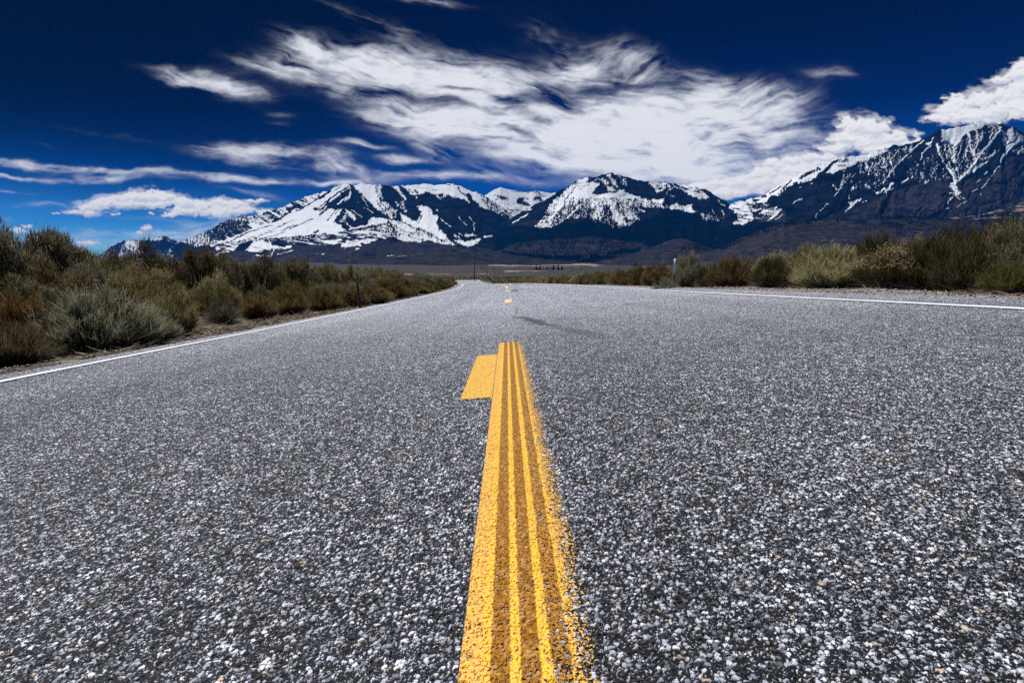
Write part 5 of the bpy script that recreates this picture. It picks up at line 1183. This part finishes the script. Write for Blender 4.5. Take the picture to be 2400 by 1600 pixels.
def shrub(kind, X, Y, Wd, Ht, tint, label, group, tip=None):
    i = _pc[0] % len(PROTO[kind]); _pc[0] += 1
    pr = PROTO[kind][i]
    z = float(ground_z(np.array([X]), np.array([Y]))[0]) - .015
    root = empty(NAME[kind], (X, Y, z), random.uniform(0, 6.28))
    tag(root, label, 'shrub', group)
    tc = TINT[tint]
    for part, me in pr.items():
        o = bpy.data.objects.new(part, me)
        COL.objects.link(o)
        o.parent = root
        f = random.uniform(.9, 1.1)
        if part == 'seed_heads': o['kind'] = 'stuff'
        if part == 'foliage': o.color = (tc[0] * f, tc[1] * f, tc[2] * f, 1)
        elif part == 'seed_heads': o.color = (*(tip or (1, 1, 1)), 1)
        else: o.color = (*(np.array([.9, .85, .8]) * (.45 if tint in ('dark', 'olive', 'brown', 'rust') else .85)), 1)
        o.scale = (Wd, Wd * random.uniform(.88, 1.08), Ht)
    PLACED.append((X, Y, max(Wd, .3)))
    return root


def at_px(px, Y):
    return ray(px, 660)[0] * Y


# shrubs that can be told apart in the photo: kind, photo x, distance, width, height, tint, label
KEY = [
    ('rabbit', 222, 6.11, 1.35, 0.68, 'silver', 'large grey green rabbitbrush dome at the left road edge, nearest to the camera'),
    ('rabbit', 330, 6.74, 0.80, 0.5, 'silver', 'pale rabbitbrush with cream tips against the right side of the nearest grey dome'),
    ('bitter', 45, 5.72, 1.00, 0.62, 'rust', 'rusty olive shrub at the left picture edge beside the nearest grey dome'),
    ('bitter', 10, 5.04, 0.80, 0.4, 'dark', 'low olive shrub at the lower left picture edge above the dry litter'),
    ('bare', 105, 5.58, 0.85, 0.34, 'silver', 'half bare silvery shrub of pale twigs in front of the nearest grey dome'),
    ('rabbit', 392, 7.76, 0.78, 0.6, 'gold', 'yellow tipped rabbitbrush at the left road edge just beyond the nearest grey dome'),
    ('bare', 512, 9.70, 0.68, 0.46, 'grey', 'open grey twiggy shrub standing alone on pale sand left of the road'),
    ('bitter', 598, 11.00, 0.80, 0.48, 'brown', 'low reddish brown shrub on the left verge next to the grey twiggy shrub'),
    ('bitter', 668, 12.40, 1.05, 0.62, 'olive', 'bushy olive brown shrub on the left verge left of the dark guide post'),
    ('bitter', 755, 13.80, 0.95, 0.62, 'brown', 'dense brown shrub on the left verge directly before the dark guide post'),
    ('bitter', 872, 16.80, 1.10, 0.6, 'brown', 'brown shrub on the left verge right behind the dark guide post'),
    ('rabbit', 300, 9.30, 1.15, 0.86, 'gold', 'broad yellow green shrub with pale seed heads behind the near left dome'),
    ('rabbit', 365, 10.00, 0.90, 0.84, 'brown', 'olive and maroon shrub in the second row above the yellow tipped rabbitbrush'),
    ('sage', 502, 12.60, 1.10, 0.98, 'pale', 'pale silvery sagebrush in the second row above the open twiggy shrub'),
    ('sage', 120, 8.05, 1.30, 1.05, 'brown', 'wide brown shrub below the tall spiky sagebrush pair'),
    ('sage', 205, 9.20, 0.90, 1.0, 'dim', 'grey sagebrush to the right of the wide brown shrub on the left'),
    ('sage', 60, 7.18, 0.90, 0.78, 'dim', 'dim grey shrub at far left between the rusty shrub and the tall sagebrush'),
    ('tall', 122, 10.40, 1.35, 1.74, 'dim', 'tallest spiky sagebrush standing against the sky at left'),
    ('tall', 35, 10.00, 2.17, 1.77, 'dim', 'tall spreading sagebrush against the sky at the left picture edge'),
    ('tall', 172, 11.30, 1.16, 1.49, 'dim', 'slim sagebrush just right of the tallest spiky one'),
    ('tall', 72, 9.7, 1.25, 1.5, 'dim', 'leafy sagebrush filling the gap between the two tallest ones at left'),
    ('tall', 0, 9.4, 1.3, 1.62, 'dim', 'sagebrush cut off by the left picture edge, against the sky'),
    ('sage', 262, 12.80, 1.30, 1.38, 'dark', 'dark rounded shrub under the small far left mountain'),
    ('sage', 372, 14.00, 1.70, 1.64, 'dark', 'broad nearly black shrub on the left skyline below the low dark mountain'),
    ('sage', 468, 15.00, 1.60, 1.64, 'brown', 'brown topped shrub on the left skyline right of the nearly black one'),
    ('sage', 530, 15.80, 1.00, 1.58, 'dim', 'grey brown sagebrush on the left skyline below the snow streams'),
    ('sage', 605, 17.50, 1.50, 1.56, 'dark', 'dark brown domed shrub on the left skyline beside the brown foothill'),
    ('sage', 702, 20.00, 1.90, 1.54, 'dim', 'dark knotty shrub on the left skyline below the massif'),
    ('sage', 770, 22.00, 1.20, 1.41, 'dim', 'rounded dim shrub on the skyline left of the dark guide post'),
    ('sage', 822, 22.50, 1.10, 1.38, 'gold', 'yellowish sagebrush rising behind the top of the dark guide post'),
    # right side
    ('rabbit', 1940, 9.65, 1.23, 0.74, 'pale', 'large pale green rabbitbrush with cream tips at the right shoulder'),
    ('rabbit', 1890, 11.28, 0.93, 0.86, 'gold', 'yellowish shrub peeking up behind the large pale rabbitbrush on the right'),
    ('bitter', 1812, 10.74, 0.98, 0.6, 'deep', 'dark olive shrub touching the left side of the large pale rabbitbrush'),
    ('bitter', 1712, 12.10, 1.07, 0.71, 'brown', 'dark brown bushy shrub on the right shoulder left of the olive one'),
    ('bitter', 1660, 13.10, 0.65, 0.54, 'deep', 'small olive shrub on the right shoulder beside the dark brown one'),
    ('rabbit', 1612, 14.01, 0.79, 0.86, 'silver', 'silvery grey shrub directly behind the right guide post'),
    ('bare', 1558, 13.47, 0.70, 0.41, 'silver', 'low bleached dead shrub at the foot of the right guide post'),
    ('plume', 2072, 8.83, 0.93, 0.65, 'deep', 'olive shrub with pinkish feathery tips right of the large pale rabbitbrush'),
    ('plume', 2135, 11.10, 0.70, 0.95, 'brown', 'shrub with an orange pink feathery crown rising in the right scrub'),
    ('plume', 1822, 13.83, 1.21, 0.86, 'dim', 'shrub with pinkish white tips on the right skyline left of the yellowish one'),
    ('bitter', 2190, 8.55, 1.21, 0.87, 'deep', 'big dark brown shrub at the right shoulder, right of the feathery one'),
    ('bitter', 2275, 7.92, 1.07, 0.76, 'deep', 'nearly black shrub on the right shoulder with a shadowed base'),
    ('rabbit', 2385, 7.55, 1.02, 0.94, 'dim', 'tall grey green shrub at the right picture edge'),
    ('bitter', 2385, 6.64, 0.79, 0.39, 'green', 'low green shrub at the right picture edge close to the road'),
    ('bitter', 2040, 13.83, 1.77, 1.3, 'deep', 'wide dark leafless thicket on the right skyline above the large pale rabbitbrush'),
    ('bitter', 1985, 15.93, 1.67, 1.13, 'deep', 'dark leafless thicket on the right skyline, lower left neighbour of the wide one'),
    ('bitter', 2235, 11.47, 1.49, 1.26, 'deep', 'tall dark thicket on the right skyline beyond the big dark brown shrub'),
    ('bitter', 2350, 10.01, 1.40, 1.26, 'deep', 'tallest dark olive shrub on the right skyline near the picture edge'),
    ('tall', 2310, 11.38, 1.35, 1.26, 'dark', 'spiky dark shrub on the right skyline between two tall thickets'),
]
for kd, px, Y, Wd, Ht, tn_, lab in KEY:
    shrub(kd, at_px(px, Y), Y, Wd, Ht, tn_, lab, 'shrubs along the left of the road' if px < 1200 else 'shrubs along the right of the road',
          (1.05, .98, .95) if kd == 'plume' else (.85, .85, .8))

ORD = ['first', 'second', 'third', 'fourth', 'fifth', 'sixth', 'seventh', 'eighth', 'ninth', 'tenth', 'eleventh', 'twelfth', 'thirteenth', 'fourteenth', 'fifteenth', 'sixteenth',
       'seventeenth', 'eighteenth', 'nineteenth', 'twentieth'] + ['twenty ' + k_ for k_ in ('first', 'second', 'third', 'fourth', 'fifth', 'sixth', 'seventh', 'eighth', 'ninth')] + ['thirtieth'] + \
      ['thirty ' + k_ for k_ in ('first', 'second', 'third', 'fourth', 'fifth', 'sixth', 'seventh', 'eighth', 'ninth')] + ['fortieth'] + ['forty ' + k_ for k_ in ('first', 'second', 'third', 'fourth', 'fifth', 'sixth', 'seventh', 'eighth', 'ninth')]
WORD = {'grey': 'grey green', 'silver': 'silvery', 'olive': 'olive', 'brown': 'brown', 'dark': 'very dark', 'gold': 'yellowish', 'pale': 'pale', 'rust': 'rusty', 'green': 'green', 'dim': 'dull grey', 'pink': 'pinkish'}
ROWNAME = {('L', 0): 'the row of shrubs lining the left verge', ('L', 1): 'the second shrub row left of the road', ('L', 2): 'the third shrub row left of the road', ('L', 3): 'the fourth shrub row left of the road', ('L', 4): 'the rear scrub left of the road', ('L', 5): 'the rearmost scrub left of the road',
           ('R', 0): 'the row of shrubs lining the right shoulder', ('R', 1): 'the second shrub row right of the road', ('R', 2): 'the third shrub row right of the road', ('R', 3): 'the fourth shrub row right of the road', ('R', 4): 'the rear scrub right of the road'}
ROWS_S = [('L', 0, -4.95, 14, 60, 1.05, (.42, .62), (.8, 1.15)), ('L', 1, -6.5, 8.5, 60, 1.25, (.62, .85), (.95, 1.35)), ('L', 2, -8.3, 10, 60, 1.5, (.95, 1.25), (1.3, 1.9)),
          ('L', 3, -11.0, 13, 60, 1.9, (1.3, 1.65), (1.7, 2.4)), ('L', 4, -15.0, 16.5, 60, 2.2, (1.45, 1.8), (2.0, 2.8)), ('L', 5, -21.0, 22, 60, 2.6, (1.5, 1.9), (2.3, 3.2)),
          ('R', 0, 5.5, 14, 60, 1.15, (.55, .75), (.9, 1.25)), ('R', 1, 7.6, 11, 60, 1.4, (.7, .95), (1.0, 1.4)), ('R', 2, 9.9, 11.5, 60, 1.8, (.85, 1.15), (1.2, 1.7)),
          ('R', 3, 13.5, 14.5, 60, 2.4, (1.0, 1.3), (1.5, 2.1)), ('R', 4, 19.0, 19.5, 60, 3.2, (1.1, 1.4), (1.8, 2.5))]
rs = random.Random(5)
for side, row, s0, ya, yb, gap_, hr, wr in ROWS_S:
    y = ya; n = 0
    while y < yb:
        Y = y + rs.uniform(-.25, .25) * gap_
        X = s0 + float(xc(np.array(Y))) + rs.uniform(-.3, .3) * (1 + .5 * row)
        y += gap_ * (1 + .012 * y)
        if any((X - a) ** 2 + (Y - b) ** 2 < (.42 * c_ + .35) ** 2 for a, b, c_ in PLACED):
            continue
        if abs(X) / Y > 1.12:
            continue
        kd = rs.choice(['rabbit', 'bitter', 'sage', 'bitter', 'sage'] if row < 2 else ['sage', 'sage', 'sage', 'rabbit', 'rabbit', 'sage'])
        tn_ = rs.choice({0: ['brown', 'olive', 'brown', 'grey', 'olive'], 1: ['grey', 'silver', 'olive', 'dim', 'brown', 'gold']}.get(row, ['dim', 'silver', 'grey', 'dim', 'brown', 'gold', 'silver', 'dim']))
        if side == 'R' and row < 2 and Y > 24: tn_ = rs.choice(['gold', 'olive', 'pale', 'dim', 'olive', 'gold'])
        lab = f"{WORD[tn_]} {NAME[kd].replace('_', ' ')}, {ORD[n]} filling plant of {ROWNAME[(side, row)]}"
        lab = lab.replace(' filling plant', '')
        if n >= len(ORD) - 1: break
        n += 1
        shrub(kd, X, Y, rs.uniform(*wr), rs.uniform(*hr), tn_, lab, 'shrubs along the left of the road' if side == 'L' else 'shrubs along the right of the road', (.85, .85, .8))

# far scrub on the plain beyond the crest: too many and too small to count
rng = np.random.default_rng(77)
N = 5200
Yd_ = 60 * (420 / 60.) ** rng.random(N)
Xd_ = (rng.random(N) * 2 - 1) * Yd_ * 1.1
ok = np.abs(Xd_ - xc(np.clip(Yd_, 0, 215))) > np.where(Yd_ < 240, 6.0, 0.0)
Xd_, Yd_ = Xd_[ok], Yd_[ok]
N = len(Xd_); K = 26
zb = ground_z(Xd_, Yd_)
Hh = .75 + .7 * rng.random(N)
d_ = fan(rng, N * K, 1.35, .7)
r_ = np.repeat(Hh, K)
bb = np.repeat(np.stack([Xd_, Yd_, zb - .05], 1), K, 0) + d_ * (r_ * .25)[:, None] * rng.random((N * K, 1))
Fs = ribbons(bb, d_, r_ * (.6 + .4 * rng.random(N * K)), np.repeat(.028 + .0006 * Yd_, K), np.array([[0, 0, .15]]) + 0 * bb, rng, .2, 1.0)
V, Q, Tt, a_ = Fs[:4]
rn = np.repeat(np.repeat(rng.random(N), K), 5)
sc = obj('scrub', npmesh('scrub', V, [Q, Tt], {'tip': a_, 'rnd': rn}), m_fol)
sc.color = (1.0, .92, .62, 1)
tag(sc, 'far sagebrush scrub covering the plain beyond the crest of the road', 'scrub', kind='stuff')

# dry litter along both edges
def litter(n, side, y0, y1, s0, s1, L, seed, label, col_):
    rng = np.random.default_rng(seed)
    Yl = y0 + (y1 - y0) * rng.random(n) ** 1.6
    sl = s0 + (s1 - s0) * rng.random(n) ** 1.2
    keep = vnoise(sl * 1.7, Yl * 1.3, seed) > .36
    Yl, sl = Yl[keep], sl[keep]; n = len(Yl)
    Xl = sl + xc(Yl)
    b = np.stack([Xl, Yl, ground_z(Xl, Yl) + .008], 1)
    ph = rng.random(n) * 2 * np.pi
    d = unit(np.stack([np.cos(ph), np.sin(ph), np.abs(rng.normal(.05, .30, n))], 1))
    F = ribbons(b, d, L * (.3 + rng.random(n) ** 2), .0018 + .0028 * rng.random(n), np.stack([rng.normal(0, .2, n), rng.normal(0, .2, n), rng.normal(-.02, .08, n)], 1), rng, .3, 1.0)
    o = obj('plant_litter', strand_mesh('plant_litter', [F[:4]], rng), m_stem)
    o.color = col_
    tag(o, label, 'litter', kind='stuff')


litter(9000, 'L', 3.4, 26, -4.08, -5.7, .20, 301, 'dry broken twigs and stalks littering the left road edge', (1.35, 1.2, 1.0, 1))
litter(3500, 'R', 4.0, 36, 4.5, 6.4, .12, 302, 'dry broken twigs scattered on the right gravel shoulder', (1.1, .95, .8, 1))

# loose stones on the shoulders
def stones(n, y0, y1, s0, s1, r0, r1, seed, label):
    rng = np.random.default_rng(seed)
    Yl = y0 + (y1 - y0) * rng.random(n) ** 1.7
    sl = s0 + (s1 - s0) * rng.random(n)
    Xl = sl + xc(Yl)
    r = r0 + (r1 - r0) * rng.random(n) ** 3
    oct_ = np.array([(1, 0, 0), (0, 1, 0), (-1, 0, 0), (0, -1, 0), (0, 0, .7), (0, 0, -.5)], float)
    F8 = np.array([(0, 1, 4), (1, 2, 4), (2, 3, 4), (3, 0, 4), (1, 0, 5), (2, 1, 5), (3, 2, 5), (0, 3, 5)])
    V = oct_[None] * (1 + rng.normal(0, .22, (n, 6, 1))) + rng.normal(0, .12, (n, 6, 3))
    ph = rng.random(n) * 6.28; c_, s_ = np.cos(ph)[:, None], np.sin(ph)[:, None]
    V = np.stack([V[..., 0] * c_ - V[..., 1] * s_, V[..., 0] * s_ + V[..., 1] * c_, V[..., 2]], -1) * r[:, None, None]
    V += np.stack([Xl, Yl, ground_z(Xl, Yl) + r * .2], 1)[:, None]
    F = (np.arange(n)[:, None, None] * 6 + F8[None]).reshape(-1, 3)
    o = obj('gravel', npmesh('gravel', V.reshape(-1, 3), [F], {'rnd': np.repeat(rng.random(n), 6)}), m_grav)
    tag(o, label, 'gravel', kind='stuff')


m_grav, T = material('gravel')
rn_ = T.n('ShaderNodeAttribute', attribute_name='rnd').outputs['Fac']
c = T.ramp(rn_, [(0, (.07, .065, .065)), (.4, (.19, .175, .17)), (.7, (.34, .31, .295)), (.9, (.48, .45, .43)), (1, (.30, .18, .13))])
bs = T.n('ShaderNodeBsdfPrincipled', ins={'Base Color': c, 'Roughness': .85})
T.link(bs.outputs[0], T.n('ShaderNodeOutputMaterial').inputs[0])
stones(14000, 3.5, 40, 4.38, 6.4, .004, .022, 401, 'loose stones on the right gravel shoulder')
stones(3500, 3.4, 40, -4.95, -4.06, .005, .026, 402, 'loose stones along the left road edge')

# ------------------------------------------------------------------ guide posts
def boxes(lst):
    V, F = [], []
    for (x0, x1, y0, y1, z0, z1) in lst:
        k = len(V)
        V += [(x0, y0, z0), (x1, y0, z0), (x1, y1, z0), (x0, y1, z0), (x0, y0, z1), (x1, y0, z1), (x1, y1, z1), (x0, y1, z1)]
        F += [(k, k + 3, k + 2, k + 1), (k + 4, k + 5, k + 6, k + 7), (k, k + 1, k + 5, k + 4), (k + 1, k + 2, k + 6, k + 5), (k + 2, k + 3, k + 7, k + 6), (k + 3, k, k + 4, k + 7)]
    return np.array(V, float), np.array(F)


def plain(name, colr, rough=.5, metal=0.0):
    m, T = material(name)
    n_ = T.noise(T.n('ShaderNodeTexCoord').outputs['Object'], 40.0, 4.0, .6)
    g = T.m('MULTIPLY_ADD', n_, .6, .7)
    c = T.mix(1.0, (*colr, 1), T.n('ShaderNodeCombineColor', ins={0: g, 1: g, 2: g}).outputs[0], 'MULTIPLY')
    b = T.n('ShaderNodeBsdfPrincipled', ins={'Base Color': c, 'Roughness': rough, 'Metallic': metal})
    T.link(b.outputs[0], T.n('ShaderNodeOutputMaterial').inputs[0])
    return m


m_steel = plain('galvanised_steel', (.20, .22, .26), .5, .6)
m_dsteel = plain('dark_steel', (.045, .048, .055), .6, .3)
m_plate = plain('reflector_plate', (.62, .62, .68), .45)
m_wood = plain('weathered_wood', (.055, .045, .040), .85)
m_bolt = plain('bolt', (.10, .10, .11), .4, .8)


def post(X, Y, label, hgt, rail_mat, plate, lean=0.0, rz=0.0):
    z = float(ground_z(np.array([X]), np.array([Y]))[0]) - .02
    r = empty('guide_post', (X, Y, z), rz)
    r.rotation_euler[1] = lean
    tag(r, label, 'guide post', 'guide posts beside the road')
    hb = hgt if not plate else hgt - .20
    # hat shaped steel channel: two flanges, two webs, one face
    V, F = boxes([(-.030, -.017, -.002, .002, -.1, hb), (.017, .030, -.002, .002, -.1, hb), (-.017, -.0135, -.002, .024, -.1, hb), (.0135, .017, -.002, .024, -.1, hb), (-.0135, .0135, .0205, .024, -.1, hb)])
    obj('channel_post', npmesh('channel_post', V, [F]), rail_mat, r)
    if plate:
        V, F = boxes([(-.036, .036, -.008, -.0035, hgt - .27, hgt)])
        p = obj('reflector_plate', npmesh('reflector_plate', V, [F]), m_plate, r)
        p['label'] = 'pale rectangular plate at the top of the post'
        for zz in (hgt - .05, hgt - .22):
            V, F = boxes([(-.006, .006, -.013, -.0085, zz - .006, zz + .006)])
            obj('bolt', npmesh('bolt', V, [F]), m_bolt, p)
    else:
        V, F = boxes([(-.026, .026, -.008, -.0035, hgt - .13, hgt)])
        obj('reflector_plate', npmesh('reflector_plate', V, [F]), m_dsteel, r)
    return r


yl = 13.9
post(at_px(842.5, yl), yl, 'thin dark guide post leaning slightly on the left road verge', .94, m_dsteel, False, -.075, .5)
yr_ = 13.8
post(at_px(1580, yr_), yr_, 'grey steel guide post with a pale plate on the right shoulder', .78, m_steel, True, .012, -.1)

# ------------------------------------------------------------------ utility poles
def lathe(rings, n=8):
    V = []; F = []
    for (x, y, z, r) in rings:
        for k in range(n):
            a = 2 * math.pi * k / n
            V.append((x + r * math.cos(a), y + r * math.sin(a), z))
    for i in range(len(rings) - 1):
        for k in range(n):
            F.append((i * n + k, i * n + (k + 1) % n, (i + 1) * n + (k + 1) % n, (i + 1) * n + k))
    k = len(V); V.append((rings[-1][0], rings[-1][1], rings[-1][2]))
    tri = [((len(rings) - 1) * n + j, (len(rings) - 1) * n + (j + 1) % n, k) for j in range(n)]
    return np.array(V, float), np.array(F), np.array(tri)


V, F, T3 = lathe([(0, 0, -1, .24), (0, 0, 4, .20), (0, 0, 11.0, .14)])
me_pole = npmesh('pole', V, [F, T3]); me_pole.materials.append(m_wood)
V, F = boxes([(-1.25, 1.25, -.24, -.12, 9.9, 10.05), (-.9, .9, -.24, -.12, 8.8, 8.93)])
me_arm = npmesh('crossarm', V, [F]); me_arm.materials.append(m_wood)
ins_v, ins_f, ins_t = [], [], []
for x in (-1.1, -.45, .45, 1.1):
    V, F, T3 = lathe([(x, -.18, 10.05, .035), (x, -.18, 10.18, .06), (x, -.18, 10.27, .03)])
    k = sum(len(q) for q in ins_v)
    ins_v.append(V); ins_f.append(F + k); ins_t.append(T3 + k)
me_ins = npmesh('insulators', np.vstack(ins_v), [np.vstack(ins_f), np.vstack(ins_t)]); me_ins.materials.append(m_bolt)
POLES = [(1112, 222, 'nearest tall utility pole with a crossarm just left of the road crest', 1.0),
         (1141, 375, 'second utility pole right of the tallest one beyond the crest', 1.0),
         (1160, 720, 'small far utility pole, third of the line beyond the crest', .98), (1171, 800, 'small far utility pole, fourth of the line beyond the crest', 1.0),
         (1180, 880, 'small far utility pole, fifth of the line beyond the crest', 1.0), (1191, 960, 'small far utility pole, sixth of the line beyond the crest', 1.0),
         (1206, 760, 'small far utility pole standing alone right of the line, below the valley trees', 1.0), (1448, 330, 'utility pole rising from the right scrub below the middle mountain', .95), (1748, 310, 'utility pole top showing above the right scrub below the cone shaped hill', 1.0),
         (1052, 1250, 'faint distant utility pole on the plain left of the tall pole', 1.0)]
for px, Y, lab, sc_ in POLES:
    X = at_px(px, Y)
    z = float(ground_z(np.array([X]), np.array([Y]))[0])
    r = empty('utility_pole', (X, Y, z), .35)
    r.scale = (1, 1, sc_)
    tag(r, lab, 'utility pole', 'utility poles crossing the valley')
    for nm, me in (('pole', me_pole), ('crossarm', me_arm), ('insulators', me_ins)):
        o = bpy.data.objects.new(nm, me); COL.objects.link(o); o.parent = r

# ------------------------------------------------------------------ conifers of the valley
def conifer(seed, n=230):
    rng = np.random.default_rng(seed)
    zt = .10 + .90 * rng.random(n) ** .85
    ph = rng.random(n) * 6.283
    rad = (1 - zt) ** .8 * .24 + .015
    b = np.stack([0 * zt, 0 * zt, zt], 1)
    d = unit(np.stack([np.cos(ph), np.sin(ph), -.25 + .3 * rng.random(n)], 1))
    F = ribbons(b, d, rad * (.6 + .6 * rng.random(n)), .022 + .028 * rng.random(n), np.array([[0, 0, -.12]]) + 0 * b, rng, .2, 1)
    return strand_mesh('crown', [F[:4]], rng)


m_con = plant_material('conifer_foliage', [(0, (.012, .016, .010)), (1, (.040, .050, .030))], trans=.1)
CROWN = [conifer(700 + i) for i in range(4)]
for c_ in CROWN: c_.materials.append(m_con)
V, F, T3 = lathe([(0, 0, -.06, .022), (0, 0, .35, .016), (0, 0, .97, .004)], 6)
me_trunk = npmesh('trunk', V, [F, T3]); me_trunk.materials.append(m_wood)


def tree(px, Y, h_, label, group, pos=None):
    if pos is None:
        X = at_px(px, Y); pos = (X, Y, float(ground_z(np.array([X]), np.array([Y]))[0]) - .3)
    r = empty('conifer_tree', pos, random.uniform(0, 6.28))
    tag(r, label, 'tree', group)
    wd = random.uniform(.85, 1.25)
    for nm, me in (('crown', random.choice(CROWN)), ('trunk', me_trunk)):
        o = bpy.data.objects.new(nm, me); COL.objects.link(o); o.parent = r
        o.scale = (h_ * wd, h_ * wd, h_)
        o.color = (.8, .85, .9, 1)


tr = random.Random(9)
k = 0
for i in range(9):                                                    # upper row, well spaced
    tree(1206 + i * 5.2 + tr.uniform(-1.2, 1.2), 2750 + tr.uniform(-60, 60), tr.uniform(9, 15), f'small conifer, {ORD[i]} from the left in the spaced row on the valley floor', 'conifers in the spaced valley row')
for i in range(26):                                                   # dense clump
    tree(1250 + i * 2.7 + tr.uniform(-1.5, 1.5), 2100 + tr.uniform(-160, 160), 7 + 20 * tr.random() ** 1.6, f'dark conifer, {ORD[i]} from the left in the dense clump on the valley floor', 'conifers in the dense valley clump')
for px, Y, h_, lab in [(1308, 1980, 28, 'tallest conifer of the valley floor at the right end of the dense clump'), (1342, 2000, 11, 'lone small conifer a little right of the dense valley clump'), (1361, 2000, 11, 'second lone conifer right of the dense valley clump'),
                       (1129, 2000, 12, 'left one of two conifers behind the second utility pole'), (1134, 2010, 15, 'right one of two conifers behind the second utility pole'), (1158, 2000, 12, 'lone conifer above the far utility pole line'),
                       (1072, 3300, 12, 'lone conifer on the plain left of the tall utility pole'), (1084, 3300, 8, 'tiny conifer just left of the tall utility pole'),
                       (1635, 2300, 9, 'small round conifer on the plain right of the right guide post'), (1663, 2250, 13, 'larger conifer on the plain right of the right guide post'), (1689, 2280, 9, 'small conifer at the edge of the right scrub')]:
    tree(px, Y, h_, lab, 'lone conifers of the valley')
for i in range(9):
    tree(1480 + i * 2.6 + tr.uniform(-.8, .8), 3300, tr.uniform(15, 24), f'dark conifer, {ORD[i]} from the left in the clump left of the right guide post', 'conifers in the clump near the guide post')
for i, px in enumerate([864, 868, 871, 875, 879, 893]):
    q = HL.point(np.array([px]), np.array([604.]))[0] if px > 560 else None
    tree(px, 0, tr.uniform(16, 24), f'tiny conifer, {ORD[i]} from the left in the short row on the left foothill', 'conifers on the left foothill', tuple(q))

# woods on the far slopes: countless, one mass each
def wood(massif, poly, n, h0, h1, seed, label):
    rng = np.random.default_rng(seed)
    pts = np.array(poly, float)
    x = pts[:, 0].min() + np.ptp(pts[:, 0]) * rng.random(n * 6); y = pts[:, 1].min() + np.ptp(pts[:, 1]) * rng.random(n * 6)
    m = (sd_poly(x, y, pts) > 0) & (y > np.interp(x, massif.xs, massif.yr) + .3)
    m &= vnoise(x / 9, y / 4, seed) > .30
    x, y = x[m][:n], y[m][:n]
    b = massif.point(x, y); n = len(b); K = 9
    hh = h0 + (h1 - h0) * rng.random(n)
    zt = np.tile(np.linspace(.1, .95, K), n); H = np.repeat(hh, K)
    ph = rng.random(n * K) * 6.283
    B = np.repeat(b, K, 0) + np.stack([0 * zt, 0 * zt - 4, zt * H - 1], 1)
    d = np.stack([np.cos(ph), np.sin(ph) * .6, -.2 + 0 * ph], 1)
    F1 = ribbons(B - d * (H * .18 * (1 - zt))[:, None], unit(d), H * (.40 * (1 - zt) + .08), H * .09, np.array([[0, 0, .05]]) + 0 * B, rng, .2, 1)
    sp_ = ribbons(b + np.array([[0, -4, -1]]), np.tile([[0, 0, 1.]], (n, 1)), hh, hh * .10, 0 * b, rng, .2, 1)
    o = obj('forest', strand_mesh('forest', [F1[:4], sp_[:4]], rng), m_con)
    o.color = (.8, .85, .95, 1)
    tag(o, label, 'forest', kind='stuff')


z3 = lambda p: [tuple(q) for q in conv('3', p)]
wood(MB, z3([(180, 1235), (500, 1280), (900, 1310), (1500, 1300), (1950, 1330), (2000, 1400), (800, 1390), (400, 1335)]), 900, 14, 26, 801, 'dark belt of forest along the foot of the middle mountain')
wood(MB, z3([(350, 1130), (900, 1080), (1500, 1040), (2195, 1150), (2195, 1310), (1400, 1310), (350, 1260)]), 700, 10, 20, 802, 'scattered conifers on the brown lower slope of the middle mountain')
wood(MB, z3([(100, 1000), (660, 880), (1100, 780), (1500, 760), (2195, 800), (3300, 700), (3600, 900), (2900, 1100), (1500, 1030), (900, 1070), (400, 1110)]), 1500, 12, 22, 803, 'dense forest across the middle slopes of the middle mountain')
wood(HR, [(1640, 600), (1700, 576), (1740, 554), (1836, 521), (1990, 516), (1990, 522), (1840, 532), (1760, 560), (1690, 590)], 260, 8, 15, 804, 'scattered conifers on the left slope of the brown moraine')
wood(HR, [(1990, 514), (2150, 509), (2300, 512), (2420, 524), (2420, 545), (2250, 545), (2100, 540)], 480, 7, 14, 805, 'scattered conifers along the top of the brown moraine')
wood(HR, [(1700, 585), (1800, 545), (1990, 525), (2400, 535), (2400, 580), (1900, 600), (1700, 605)], 420, 3, 7, 808, 'low scattered junipers on the face of the brown moraine')
wood(MA, [(1000, 585), (1110, 582), (1150, 600), (900, 612), (640, 622), (600, 610)], 260, 5, 12, 809, 'scattered trees on the brown foot of the left massif')
wood(HC, [(1620, 572), (1690, 584), (1760, 592), (1740, 596), (1640, 588)], 120, 8, 14, 806, 'conifers on the right flank of the cone shaped hill')
wood(MC, [(1720, 520), (1900, 512), (2350, 490), (2400, 500), (2150, 512), (1900, 520)], 500, 10, 20, 807, 'line of bare trees at the foot of the right massif')

# ------------------------------------------------------------------ haze
m_haze, T = material('haze')
pv_ = T.n('ShaderNodeVolumePrincipled', ins={'Color': (.012, .23, .93, 1), 'Density': 2.1e-5, 'Anisotropy': 0.0})
T.link(pv_.outputs[0], T.n('ShaderNodeOutputMaterial').inputs[1])
V, F = boxes([(-20000, 20000, -200, 18000, -60, 1950)])
hz = obj('haze', npmesh('haze', V, [F]), m_haze)
tag(hz, 'thin blue haze filling the valley air in front of the mountains', 'haze', kind='stuff')
